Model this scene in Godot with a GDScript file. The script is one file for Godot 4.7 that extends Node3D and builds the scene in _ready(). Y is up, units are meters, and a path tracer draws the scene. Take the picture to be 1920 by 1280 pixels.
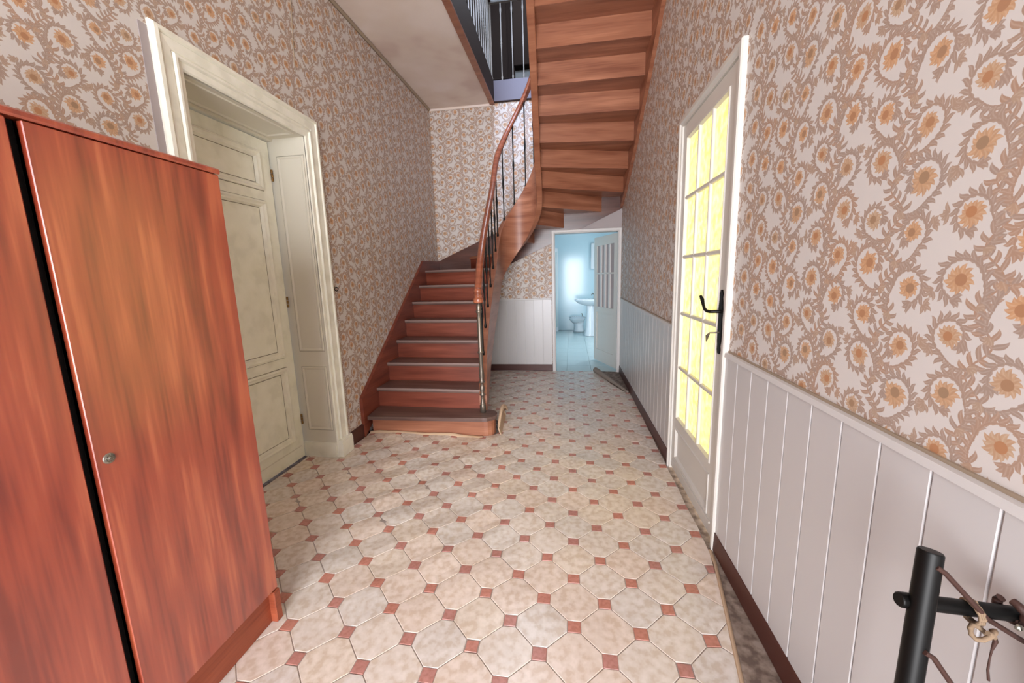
extends Node3D

var M := {}
var origin := Vector3.ZERO
const RISE := 0.2015

func _ready() -> void:
	# ---- camera
	var cam := Camera3D.new()
	cam.name = "camera"
	cam.position = Vector3(0, 1.5, 0)
	cam.rotation = Vector3(-0.1650, 0.152, -0.0297)
	cam.fov = rad_to_deg(2.0 * atan(640.0 / 735.0))
	cam.near = 0.05
	cam.far = 100.0
	add_child(cam)
	# ---- sky and exposure
	var we := WorldEnvironment.new()
	we.name = "daylight_sky"
	var env := Environment.new()
	var sm := ProceduralSkyMaterial.new()
	sm.sky_top_color = Color(0.62, 0.74, 0.92)
	sm.sky_horizon_color = Color(0.86, 0.9, 0.95)
	sm.ground_bottom_color = Color(0.5, 0.48, 0.45)
	sm.ground_horizon_color = Color(0.7, 0.7, 0.7)
	var sky := Sky.new()
	sky.sky_material = sm
	env.background_mode = Environment.BG_SKY
	env.sky = sky
	env.background_energy_multiplier = 1.2
	env.tonemap_mode = Environment.TONE_MAPPER_LINEAR
	env.tonemap_exposure = 1.1
	env.sdfgi_enabled = true
	env.ssao_enabled = true
	env.ssil_enabled = true
	we.environment = env
	add_child(we)
	# ---- daylight through the openings
	area("entrance_daylight", Vector3(-0.35, 1.5, 3.6), Vector3(-0.35, 1.9, -3.0), Vector2(3.2, 3.3), Color(0.98, 0.985, 1.0), 64.0)
	area("upper_window_daylight", Vector3(-1.1, 6.35, -1.5), Vector3(-0.9, 4.2, -6.1), Vector2(1.1, 1.3), Color(0.80, 0.87, 1.0), 38.0)
	area("stairwell_skylight", Vector3(-0.6, 6.95, -6.9), Vector3(-0.6, 0, -6.901), Vector2(1.5, 1.5), Color(0.9, 0.95, 1.0), 12.0)
	area("bathroom_window_daylight", Vector3(1.5, 1.7, -8.3), Vector3(0.0, 1.3, -8.6), Vector2(1.4, 1.3), Color(0.95, 0.98, 1.0), 5.0)
	area("side_room_daylight", Vector3(3.2, 1.6, -2.5), Vector3(0.7, 1.4, -2.5), Vector2(2.2, 2.2), Color(1.0, 0.99, 0.93), 22.0)

	materials()
	shell()
	vinyl()
	door_panelled()
	door_glazed()
	door_bathroom()
	staircase()
	upstairs()
	wardrobe()
	bathroom()
	iron_stand()
	wall_ring()


# ------------------------------------------------------------------ helpers
func area(called: String, at: Vector3, to: Vector3, size: Vector2, col: Color, energy: float) -> void:
	var l := AreaLight3D.new()
	l.name = called
	l.area_size = size
	l.light_color = col
	l.light_energy = energy
	l.shadow_enabled = true
	l.area_range = 30.0
	l.area_attenuation = 2.0
	add_child(l)
	l.look_at_from_position(at, to, Vector3.FORWARD if absf((to - at).normalized().y) > 0.99 else Vector3.UP)

func begin() -> SurfaceTool:
	var st := SurfaceTool.new()
	st.begin(Mesh.PRIMITIVE_TRIANGLES)
	return st

func thing(called: String, label: String, category: String, at := Vector3.ZERO, kind := "", group := "") -> Node3D:
	var o := Node3D.new()
	o.name = called
	o.position = at
	add_child(o, true)
	tag(o, label, category, kind, group)
	return o

func tag(o: Node, label: String, category: String, kind := "", group := "") -> void:
	if label: o.set_meta("label", label)
	if category: o.set_meta("category", category)
	if kind: o.set_meta("kind", kind)
	if group: o.set_meta("group", group)

# one mesh under a parent; its points are given in the world
func part(called: String, st: SurfaceTool, m: Material, parent: Node3D, label := "") -> MeshInstance3D:
	var mi := MeshInstance3D.new()
	mi.name = called
	st.set_material(m)
	mi.mesh = st.commit()
	var off := Vector3.ZERO
	var p: Node = parent
	while p is Node3D and p != self:
		off += (p as Node3D).position
		p = p.get_parent()
	mi.position = -off
	parent.add_child(mi, true)
	if label: mi.set_meta("label", label)
	return mi

func tri(st: SurfaceTool, a: Vector3, b: Vector3, c: Vector3, o: Vector3) -> void:
	var n := (b - a).cross(c - a)
	if n.length_squared() < 1e-18: return
	n = n.normalized()
	if n.dot(o) < 0.0:
		var t := b
		b = c
		c = t
		n = -n
	for p: Vector3 in [a, c, b]:
		st.set_normal(n)
		st.set_uv(Vector2(p.x + p.z, p.y))
		st.add_vertex(p)

func quad(st: SurfaceTool, a: Vector3, b: Vector3, c: Vector3, d: Vector3, o: Vector3) -> void:
	tri(st, a, b, c, o)
	tri(st, a, c, d, o)

# eight corners: 0-3 one face round, 4-7 the opposite face
func hexa(st: SurfaceTool, p: Array) -> void:
	var c := Vector3.ZERO
	for v: Vector3 in p: c += v / 8.0
	for f: Array in [[0, 1, 2, 3], [4, 5, 6, 7], [0, 1, 5, 4], [1, 2, 6, 5], [2, 3, 7, 6], [3, 0, 4, 7]]:
		var m: Vector3 = (p[f[0]] + p[f[1]] + p[f[2]] + p[f[3]]) / 4.0
		quad(st, p[f[0]], p[f[1]], p[f[2]], p[f[3]], m - c)

func box(st: SurfaceTool, lo: Vector3, hi: Vector3) -> void:
	hexa(st, [Vector3(lo.x, lo.y, lo.z), Vector3(hi.x, lo.y, lo.z), Vector3(hi.x, hi.y, lo.z), Vector3(lo.x, hi.y, lo.z), Vector3(lo.x, lo.y, hi.z), Vector3(hi.x, lo.y, hi.z), Vector3(hi.x, hi.y, hi.z), Vector3(lo.x, hi.y, hi.z)])

# box with chamfered edges
func cbox(st: SurfaceTool, a: Vector3, b: Vector3, w: float, t := Transform3D.IDENTITY) -> void:
	var lo := Vector3(minf(a.x, b.x), minf(a.y, b.y), minf(a.z, b.z))
	var hi := Vector3(maxf(a.x, b.x), maxf(a.y, b.y), maxf(a.z, b.z))
	var c := (lo + hi) / 2.0
	var h := (hi - lo) / 2.0
	w = minf(w, minf(h.x, minf(h.y, h.z)) * 0.9)
	var P := func(s: Vector3, axis: int) -> Vector3:
		var e := h - Vector3(w, w, w)
		e[axis] = h[axis]
		return t * (c + s * e)
	var ct := t * c
	for ax in 3:
		var u := (ax + 1) % 3
		var v := (ax + 2) % 3
		for s in [-1.0, 1.0]:
			var q := []
			for k in [[-1.0, -1.0], [1.0, -1.0], [1.0, 1.0], [-1.0, 1.0]]:
				var sv := Vector3.ZERO
				sv[ax] = s
				sv[u] = k[0]
				sv[v] = k[1]
				q.append(P.call(sv, ax))
			quad(st, q[0], q[1], q[2], q[3], (q[0] + q[2]) / 2.0 - ct)
		for su in [-1.0, 1.0]:
			for sv2 in [-1.0, 1.0]:
				var s0 := Vector3.ZERO
				s0[u] = su
				s0[v] = sv2
				var s1 := s0
				s0[ax] = -1.0
				s1[ax] = 1.0
				var e0: Vector3 = P.call(s0, u)
				var e1: Vector3 = P.call(s1, u)
				var e2: Vector3 = P.call(s1, v)
				var e3: Vector3 = P.call(s0, v)
				quad(st, e0, e1, e2, e3, (e0 + e2) / 2.0 - ct)
	for sx in [-1.0, 1.0]:
		for sy in [-1.0, 1.0]:
			for sz in [-1.0, 1.0]:
				var sg := Vector3(sx, sy, sz)
				var c0: Vector3 = P.call(sg, 0)
				tri(st, c0, P.call(sg, 1), P.call(sg, 2), c0 - ct)

# skin over rings of equal count
func skin(st: SurfaceTool, rings: Array, closed := true, caps := true, outward := Vector3.ZERO) -> void:
	var n: int = rings[0].size()
	var m: int = rings.size()
	var cen := []
	for r: Array in rings:
		var c := Vector3.ZERO
		for v: Vector3 in r: c += v / n
		cen.append(c)
	var nr := []
	for i in m:
		var row := []
		for j in n:
			var p: Vector3 = rings[i][j]
			var j0 := (j - 1 + n) % n if closed else maxi(j - 1, 0)
			var j1 := (j + 1) % n if closed else mini(j + 1, n - 1)
			var tu: Vector3 = rings[i][j1] - rings[i][j0]
			var tv: Vector3 = rings[mini(i + 1, m - 1)][j] - rings[maxi(i - 1, 0)][j]
			var q := tu.cross(tv)
			if q.length_squared() < 1e-20:
				q = p - cen[i]
			q = q.normalized()
			var o: Vector3 = outward if outward != Vector3.ZERO else p - cen[i]
			if q.dot(o) < 0.0: q = -q
			row.append(q)
		nr.append(row)
	for i in m - 1:
		for j in (n if closed else n - 1):
			var k := (j + 1) % n
			for f: Array in [[[i, j], [i, k], [i + 1, k]], [[i, j], [i + 1, k], [i + 1, j]]]:
				var a: Vector3 = rings[f[0][0]][f[0][1]]
				var b: Vector3 = rings[f[1][0]][f[1][1]]
				var c: Vector3 = rings[f[2][0]][f[2][1]]
				var g := (b - a).cross(c - a)
				if g.length_squared() < 1e-20: continue
				var ns: Vector3 = nr[f[0][0]][f[0][1]] + nr[f[1][0]][f[1][1]] + nr[f[2][0]][f[2][1]]
				var order: Array = [0, 2, 1] if g.dot(ns) > 0.0 else [0, 1, 2]
				for w: int in order:
					var id: Array = f[w]
					var v: Vector3 = rings[id[0]][id[1]]
					st.set_normal(nr[id[0]][id[1]])
					st.set_uv(Vector2(v.x + v.z, v.y))
					st.add_vertex(v)
	if caps and closed:
		for e: int in [0, m - 1]:
			var o2: Vector3 = cen[e] - cen[1 if e == 0 else m - 2]
			if o2.length_squared() < 1e-12: continue
			for j in n:
				tri(st, cen[e], rings[e][j], rings[e][(j + 1) % n], o2)

# round bar along points
func tube(st: SurfaceTool, pts: Array, rad: Variant, seg := 8, caps := true) -> void:
	var rings := []
	for i in pts.size():
		var t: Vector3 = (pts[mini(i + 1, pts.size() - 1)] - pts[maxi(i - 1, 0)]).normalized()
		var s := t.cross(Vector3.UP if absf(t.y) < 0.95 else Vector3.RIGHT).normalized()
		var u := s.cross(t).normalized()
		var r: float = rad[i] if rad is Array else rad
		var ring := []
		for k in seg:
			var a := TAU * k / seg
			ring.append(pts[i] + (s * cos(a) + u * sin(a)) * r)
		rings.append(ring)
	skin(st, rings, true, caps)

# profile of [radius, height] turned about a vertical axis through at
func lathe(st: SurfaceTool, prof: Array, at: Vector3, seg := 16, squash := Vector2.ONE) -> void:
	var rings := []
	for q: Array in prof:
		var ring := []
		for k in seg:
			var a := TAU * k / seg
			ring.append(at + Vector3(cos(a) * q[0] * squash.x, q[1], sin(a) * q[0] * squash.y))
		rings.append(ring)
	skin(st, rings)

# flat polygon in plan (x, z), thick downwards from y
func slab(st: SurfaceTool, poly: PackedVector2Array, y: float, thick: float, chamfer := 0.0) -> void:
	var idx := Geometry2D.triangulate_polygon(poly)
	var c := Vector2.ZERO
	for p in poly: c += p / poly.size()
	var top := poly
	if chamfer > 0.0:
		var off := Geometry2D.offset_polygon(poly, -chamfer)
		if off.size() == 1 and off[0].size() == poly.size():
			# match the ring by nearest start
			var best := 0
			for k in poly.size():
				if off[0][k].distance_to(poly[0]) < off[0][best].distance_to(poly[0]): best = k
			top = PackedVector2Array()
			for k in poly.size(): top.append(off[0][(k + best) % poly.size()])
			if top[1].distance_to(poly[1]) > 3.0 * chamfer + 0.02: top = poly
	var at := func(p: Vector2, h: float) -> Vector3: return Vector3(p.x, h, p.y)
	var n := poly.size()
	var cw := Geometry2D.is_polygon_clockwise(poly)
	for k in range(0, idx.size(), 3):
		tri(st, at.call(top[idx[k]], y), at.call(top[idx[k + 1]], y), at.call(top[idx[k + 2]], y), Vector3.UP)
		tri(st, at.call(poly[idx[k]], y - thick), at.call(poly[idx[k + 1]], y - thick), at.call(poly[idx[k + 2]], y - thick), Vector3.DOWN)
	for k in n:
		var a := poly[k]
		var b := poly[(k + 1) % n]
		var d := b - a
		var o2 := Vector2(d.y, -d.x) * (-1.0 if cw else 1.0)
		var o := Vector3(o2.x, 0, o2.y)
		var yc := y - chamfer
		quad(st, at.call(a, yc), at.call(b, yc), at.call(b, y - thick), at.call(a, y - thick), o)
		if chamfer > 0.0:
			quad(st, at.call(top[k], y), at.call(top[(k + 1) % n], y), at.call(b, yc), at.call(a, yc), o.normalized() + Vector3.UP)

# moulding with a chamfered profile round a rectangle; F maps (u, v, out) to the world
func frame_ring(st: SurfaceTool, F: Callable, u0: float, v0: float, u1: float, v1: float, prof: Array, sides := [0, 1, 2, 3]) -> void:
	# prof: list of [inset, height]; inset runs from the outer edge inwards
	for s: int in sides:
		for k in prof.size() - 1:
			var q := []
			for e: Array in [[0, k], [1, k], [1, k + 1], [0, k + 1]]:
				var w: float = prof[e[1]][0]
				var h: float = prof[e[1]][1]
				var ends: Array = [[[u0 + w, v0 + w], [u1 - w, v0 + w]], [[u1 - w, v0 + w], [u1 - w, v1 - w]], [[u1 - w, v1 - w], [u0 + w, v1 - w]], [[u0 + w, v1 - w], [u0 + w, v0 + w]]][s]
				q.append(F.call(ends[e[0]][0], ends[e[0]][1], h))
			var up: Vector3 = F.call(0.0, 0.0, 1.0) - F.call(0.0, 0.0, 0.0)
			var nn: Vector3 = (q[1] - q[0]).cross(q[3] - q[0])
			if nn.dot(up) < 0.0: nn = -nn
			if absf(nn.normalized().dot(up.normalized())) < 0.01:
				var mid: Vector3 = F.call((u0 + u1) / 2.0, (v0 + v1) / 2.0, 0.0)
				nn = ((q[0] + q[2]) / 2.0 - mid) * (1.0 if k == 0 else -1.0)
			quad(st, q[0], q[1], q[2], q[3], nn)

func plate(st: SurfaceTool, F: Callable, u0: float, v0: float, u1: float, v1: float, h0: float, h1: float) -> void:
	hexa(st, [F.call(u0, v0, h0), F.call(u1, v0, h0), F.call(u1, v1, h0), F.call(u0, v1, h0), F.call(u0, v0, h1), F.call(u1, v0, h1), F.call(u1, v1, h1), F.call(u0, v1, h1)])


# ------------------------------------------------------------------ materials
func mat(called: String, col: Color, rough := 0.6, metal := 0.0) -> StandardMaterial3D:
	var m := StandardMaterial3D.new()
	m.resource_name = called
	m.albedo_color = col
	m.roughness = rough
	m.metallic = metal
	M[called] = m
	return m

func smooth_noise(nz: FastNoiseLite, x: float, y: float, w: float, h: float, fx: float, fy: float) -> float:
	var ax := x / w
	var ay := y / h
	var a := nz.get_noise_2d(x * fx, y * fy)
	var b := nz.get_noise_2d((x - w) * fx, y * fy)
	var c := nz.get_noise_2d(x * fx, (y - h) * fy)
	var d := nz.get_noise_2d((x - w) * fx, (y - h) * fy)
	ax = smoothstep(0.7, 1.0, ax)
	ay = smoothstep(0.7, 1.0, ay)
	return lerpf(lerpf(a, b, ax), lerpf(c, d, ax), ay)

func streak_image(size: int, along_v: bool, cols: Array, rng: int, strength: float) -> Image:
	var n1 := FastNoiseLite.new()
	n1.seed = rng
	n1.frequency = 1.0
	n1.fractal_octaves = 3
	var im := Image.create(size, size, false, Image.FORMAT_RGB8)
	for y in size:
		for x in size:
			var a := x if along_v else y
			var b := y if along_v else x
			var broad := smooth_noise(n1, a, b, size, size, 0.014, 0.0016)
			var fine := smooth_noise(n1, a + 91, b + 33, size, size, 0.09, 0.0035)
			var t := clampf(0.5 + strength * (broad * 1.1 + fine * 0.45), 0.0, 1.0)
			var c: Color = cols[0].lerp(cols[1], smoothstep(0.0, 0.55, t)).lerp(cols[2], smoothstep(0.5, 1.0, t))
			im.set_pixel(x, y, c)
	return im

func cloud_image(size: int, cols: Array, rng: int, freq: float) -> Image:
	var n1 := FastNoiseLite.new()
	n1.seed = rng
	n1.frequency = freq
	n1.fractal_octaves = 4
	var im := Image.create(size, size, false, Image.FORMAT_RGB8)
	for y in size:
		for x in size:
			var t := clampf(0.5 + 0.9 * smooth_noise(n1, x, y, size, size, 1.0, 1.0), 0.0, 1.0)
			var c: Color = cols[0].lerp(cols[1], smoothstep(0.1, 0.55, t)).lerp(cols[2], smoothstep(0.5, 0.95, t))
			im.set_pixel(x, y, c)
	return im

func textured(m: StandardMaterial3D, im: Image, metres: float, world := true) -> StandardMaterial3D:
	m.albedo_texture = ImageTexture.create_from_image(im)
	m.uv1_triplanar = true
	m.uv1_world_triplanar = world
	m.uv1_scale = Vector3.ONE / metres
	m.uv1_triplanar_sharpness = 8.0
	return m

func materials() -> void:
	var paper := mat("wallpaper", Color(1, 1, 1), 0.55)
	textured(paper, wallpaper_image(), 0.5)
	mat("plaster", Color(0.93, 0.88, 0.85), 0.9)
	textured(M.plaster, cloud_image(256, [Color(0.9, 0.86, 0.84), Color(0.97, 0.96, 0.94), Color(1, 1, 1)], 5, 0.008), 2.4)
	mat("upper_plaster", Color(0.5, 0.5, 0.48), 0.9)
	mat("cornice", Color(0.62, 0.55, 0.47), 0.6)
	mat("grime_line", Color(0.50, 0.47, 0.40), 0.8)
	mat("cream_paint", Color(0.97, 0.96, 0.905), 0.42)
	textured(M.cream_paint, cloud_image(256, [Color(0.95, 0.95, 0.94), Color(0.985, 0.985, 0.98), Color(1, 1, 1)], 9, 0.02), 0.9)
	mat("grey_cream_paint", Color(0.88, 0.86, 0.80), 0.45)
	mat("white_paint", Color(0.82, 0.80, 0.77), 0.35)
	mat("lilac_paint", Color(0.66, 0.62, 0.62), 0.7)
	mat("cladding", Color(0.78, 0.765, 0.76), 0.3)
	mat("cladding_joint", Color(0.82, 0.805, 0.795), 0.4)
	mat("brown_paint", Color(0.30, 0.15, 0.12), 0.45)
	mat("dark_gap", Color(0.02, 0.015, 0.015), 0.9)
	var mah := [Color(0.52, 0.19, 0.125), Color(0.66, 0.285, 0.185), Color(0.77, 0.41, 0.27)]
	mat("mahogany", Color(0.95, 0.90, 0.90), 0.3)
	textured(M.mahogany, streak_image(512, true, mah, 3, 0.75), 0.8)
	M.mahogany.metallic_specular = 1.0
	M.mahogany.clearcoat_enabled = true
	M.mahogany.clearcoat = 1.0
	M.mahogany.clearcoat_roughness = 0.3
	var sw := [Color(0.50, 0.295, 0.21), Color(0.60, 0.385, 0.285), Color(0.69, 0.465, 0.355)]
	var swi := streak_image(512, false, sw, 17, 0.6)
	mat("plinth_wood", Color(0.95, 0.74, 0.66), 0.45)
	textured(M.plinth_wood, swi, 0.7)
	mat("stair_wood", Color(1, 1, 1), 0.38)
	textured(M.stair_wood, swi, 0.9)
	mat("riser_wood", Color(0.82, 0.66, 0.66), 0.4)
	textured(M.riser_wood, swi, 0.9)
	mat("worn_wood", Color(0.53, 0.44, 0.41), 0.5)
	mat("tread_wood", Color(0.80, 0.74, 0.71), 0.34)
	textured(M.tread_wood, streak_image(512, false, [Color(0.40, 0.31, 0.29), Color(0.50, 0.42, 0.40), Color(0.60, 0.52, 0.49)], 29, 0.6), 0.9)
	mat("string_wood", Color(0.58, 0.54, 0.58), 0.25)
	mat("lavender_paint", Color(0.40, 0.37, 0.42), 0.5)
	textured(M.string_wood, swi, 0.9)
	mat("rail_wood", Color(0.95, 0.85, 0.82), 0.3)
	textured(M.rail_wood, swi, 0.35)
	mat("landing_wood", Color(0.13, 0.105, 0.095), 0.95)
	M.landing_wood.metallic_specular = 0.08
	mat("dark_wood", Color(0.20, 0.14, 0.12), 0.6)
	M.dark_wood.metallic_specular = 0.25
	mat("iron", Color(0.07, 0.065, 0.06), 0.45, 0.6)
	mat("newel_iron", Color(0.46, 0.42, 0.38), 0.36, 0.7)
	mat("pale_iron", Color(0.62, 0.60, 0.57), 0.5, 0.2)
	mat("steel", Color(0.62, 0.6, 0.55), 0.35, 0.9)
	mat("brass", Color(0.55, 0.42, 0.25), 0.4, 0.8)
	mat("rusty_rod", Color(0.26, 0.16, 0.13), 0.6, 0.2)
	mat("twine", Color(0.52, 0.43, 0.34), 0.9)
	mat("vinyl_joint", Color(0.62, 0.56, 0.52), 0.55)
	mat("vinyl_edge", Color(0.80, 0.68, 0.56), 0.6)
	mat("vinyl_back", Color(0.55, 0.50, 0.46), 0.8)
	var marble := cloud_image(512, [Color(0.915, 0.875, 0.835), Color(0.965, 0.95, 0.935), Color(1, 0.99, 0.985)], 21, 0.022)
	var tone := [Color(0.90, 0.86, 0.82), Color(0.905, 0.855, 0.80), Color(0.885, 0.855, 0.825), Color(0.91, 0.85, 0.80)]
	for k in 4:
		mat("vinyl_tile_%d" % k, tone[k], 0.27)
		textured(M["vinyl_tile_%d" % k], marble, 0.62)
		M["vinyl_tile_%d" % k].uv1_offset = Vector3(0.23 * k, 0.0, 0.37 * k)
	for k in 2:
		mat("vinyl_inset_%d" % k, [Color(0.78, 0.53, 0.465), Color(0.75, 0.53, 0.49)][k], 0.36)
		textured(M["vinyl_inset_%d" % k], marble, 0.3)
	mat("old_floor", Color(1, 1, 1), 0.85)
	textured(M.old_floor, cloud_image(256, [Color(0.42, 0.35, 0.31), Color(0.54, 0.47, 0.42), Color(0.63, 0.56, 0.51)], 33, 0.03), 0.5)
	mat("bath_wall", Color(0.76, 0.86, 0.90), 0.15)
	mat("bath_floor", Color(0.74, 0.81, 0.82), 0.25)
	mat("bath_floor_joint", Color(0.5, 0.56, 0.58), 0.7)
	mat("porcelain", Color(0.88, 0.90, 0.92), 0.08)
	mat("mirror", Color(0.9, 0.93, 0.95), 0.05, 0.9)
	mat("side_room", Color(0.88, 0.87, 0.81), 0.9)
	mat("stone", Color(0.6, 0.58, 0.54), 0.9)
	var g := mat("yellow_glass", Color(1.0, 1.0, 1.0), 0.3)
	g.backlight_enabled = true
	g.backlight = Color(1.0, 1.0, 1.0)
	textured(g, cloud_image(256, [Color(0.95, 0.92, 0.70), Color(0.98, 0.965, 0.80), Color(1, 1, 0.88)], 41, 0.03), 0.5)
	mat("bubble_glass", Color(0.9, 0.9, 0.8), 0.4)


# wallpaper: curling acanthus stems, each scroll round a flower; 0.5 m repeat
var wp: Image
const WP := 1024

func wp_leaf(p: Vector2, dir: Vector2, length: float, wide: float, col: Color, bend := 0.25) -> void:
	var q := p + dir * length * 0.5
	var r := int(length * 0.62 + wide) + 2
	var nrm := Vector2(-dir.y, dir.x)
	for y in range(int(q.y) - r, int(q.y) + r + 1):
		for x in range(int(q.x) - r, int(q.x) + r + 1):
			var d := Vector2(x, y) - p
			var t := d.dot(dir) / length
			if t < 0.0 or t > 1.0: continue
			var off := d.dot(nrm) - bend * wide * 2.0 * sin(PI * t * 0.9) * t
			var w := wide * 0.5 * pow(sin(PI * pow(t, 0.72)), 0.8)
			var cov := clampf(w - absf(off) + 0.5, 0.0, 1.0)
			if cov > 0.0:
				wp_dot(x, y, col.lerp(col.lightened(0.28), clampf(1.0 - absf(off) / (0.18 * wide + 0.5), 0.0, 1.0) * 0.5), cov)

func wp_dot(x: int, y: int, col: Color, cov: float) -> void:
	var X := posmod(x, WP)
	var Y := posmod(y, WP)
	wp.set_pixel(X, Y, wp.get_pixel(X, Y).lerp(col, cov))

func wp_disc(c: Vector2, r: float, col: Color) -> void:
	for y in range(int(c.y - r) - 1, int(c.y + r) + 2):
		for x in range(int(c.x - r) - 1, int(c.x + r) + 2):
			var cov := clampf(r - Vector2(x, y).distance_to(c) + 0.5, 0.0, 1.0)
			if cov > 0.0: wp_dot(x, y, col, cov)

func wp_flower(c: Vector2, r: float, face: float, col: Color, deep: Color, rng: RandomNumberGenerator) -> void:
	var n := 13
	for k in n:
		var a := TAU * k / n + face
		var d := Vector2(cos(a), sin(a))
		var l := r * (1.0 + 0.18 * rng.randf_range(-1, 1))
		wp_leaf(c + d * r * 0.1, d, l, r * 0.5, col.lerp(deep, 0.25 * float(k % 2)), 0.3)
	wp_disc(c + Vector2(cos(face), sin(face)) * r * 0.16, r * 0.44, deep)

func wallpaper_image() -> Image:
	wp = Image.create(WP, WP, false, Image.FORMAT_RGB8)
	var ground := Color(0.835, 0.805, 0.785)
	wp.fill(ground)
	var rng := RandomNumberGenerator.new()
	rng.seed = 11
	var leaf_a := Color(0.69, 0.56, 0.475)
	var leaf_b := Color(0.65, 0.57, 0.52)
	var fl_a := Color(0.80, 0.615, 0.46)
	var fl_b := Color(0.75, 0.63, 0.52)
	var cols := 2
	var waves := 4
	var sp := float(WP) / cols
	var lam := float(WP) / waves
	for s in cols:
		var x0 := sp * (s + 0.5)
		var shift := lam * 0.27 * s
		var amp := sp * 0.085
		var stem := func(y: float) -> Vector2: return Vector2(x0 - amp * cos(TAU * y / lam), y + shift)
		var y := 0.0
		var k := 0
		while y < WP:
			var p: Vector2 = stem.call(y)
			var t: Vector2 = (stem.call(y + 2.0) - p).normalized()
			wp_disc(p, 4.5, leaf_a)
			if k % 7 == 3:
				for sd in [-1.0, 1.0]:
					wp_leaf(p, -t.rotated(sd * 0.7), rng.randf_range(46, 70), 25.0, leaf_a.lerp(leaf_b, rng.randf()), 0.35 * sd)
			y += 4.0
			k += 1
		for w in waves:
			for side in 2:
				var sg := 1.0 if side == 0 else -1.0
				var yb := lam * (w + (0.0 if side == 0 else 0.5)) + rng.randf_range(-20, 20)
				var root: Vector2 = stem.call(yb + lam * rng.randf_range(0.34, 0.50))
				var R0 := sp * 0.182 * rng.randf_range(0.84, 1.10)
				var c := Vector2(x0 + sg * sp * 0.265 + rng.randf_range(-20, 24) * sg, yb + shift + rng.randf_range(-20, 20))
				var a0 := (root - c).angle()
				var turns := TAU * rng.randf_range(0.80, 0.98)
				var dirn := -sg if rng.randf() < 0.8 else sg
				var steps := 120
				var lc := leaf_a.lerp(leaf_b, rng.randf())
				var since := 0.0
				var prev := root
				var d0 := (root - c).length()
				for i in steps + 1:
					var f := float(i) / steps
					var rr := lerpf(lerpf(d0, R0, smoothstep(0.0, 0.2, f)), R0 * 0.74, f)
					var a := a0 + dirn * turns * f
					var p := c + Vector2(cos(a), sin(a) * 1.04) * rr
					var t := Vector2(-sin(a), cos(a)) * dirn
					wp_disc(p, lerpf(4.5, 3.0, f), lc)
					since += p.distance_to(prev)
					prev = p
					if since > 27.0 and i > 3:
						since = 0.0
						var o := (p - c).normalized()
						wp_leaf(p, (t * 0.9 + o * 1.1).normalized(), rng.randf_range(40, 60), 23.0, lc, 0.35 * dirn)
						wp_leaf(p, (t * 1.2 - o * 0.7).normalized(), rng.randf_range(26, 38), 18.0, lc.lightened(0.06), -0.35 * dirn)
				var te := (Vector2(-sin(a0 + dirn * turns), cos(a0 + dirn * turns)) * dirn)
				for j in 3:
					wp_leaf(prev, te.rotated((j - 1) * 0.6), 50.0, 24.0, lc)
				# a half flower where the scroll leaves the stem
				for j in 4:
					wp_leaf(root, (root - c).normalized().rotated((j - 1.5) * 0.5), rng.randf_range(30, 44), 19.0, lc.lerp(fl_b, 0.4))
				# sprig that fills the space outside the scroll
				var out := Vector2(sg * 0.9, rng.randf_range(-0.8, 0.8)).normalized()
				var tip := c + out * (R0 + 30.0)
				for j in 5:
					wp_leaf(tip - out * 8.0, out.rotated((j - 2.0) * 0.62), rng.randf_range(34, 56), 21.0, lc.lerp(fl_b, 0.25))
				wp_flower(c + Vector2(rng.randf_range(-5, 5), rng.randf_range(-5, 5)), R0 * rng.randf_range(0.55, 0.65), rng.randf() * TAU, fl_a.lerp(fl_b, rng.randf()), Color(0.72, 0.51, 0.365).lerp(Color(0.63, 0.52, 0.42), rng.randf()), rng)
	return wp


# ------------------------------------------------------------------ the room
func xl(z: float) -> float: return -1.93 + 0.0245 * z
func xr(z: float) -> float: return 0.795 + 0.009 * z
func yc(z: float) -> float: return 3.985 - 0.042 * (z + 6.1)
func yw(z: float) -> float: return 1.072 - 0.010 * z
const BACK := -6.1
const FRONT := 0.95
const UP := 4.28

func wall_piece(st: SurfaceTool, side: float, z0: float, z1: float, y0: float, y1: float, thick := 0.34) -> void:
	var a := xl(z0) if side < 0 else xr(z0)
	var b := xl(z1) if side < 0 else xr(z1)
	hexa(st, [Vector3(a, y0, z0), Vector3(b, y0, z1), Vector3(b, y1, z1), Vector3(a, y1, z0), Vector3(a + side * thick, y0, z0), Vector3(b + side * thick, y0, z1), Vector3(b + side * thick, y1, z1), Vector3(a + side * thick, y1, z0)])

const D1A := -1.935
const D1B := -2.925
const D1T := 2.59
const D2A := -2.085
const D2B := -3.015
const D2T := 2.475

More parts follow.
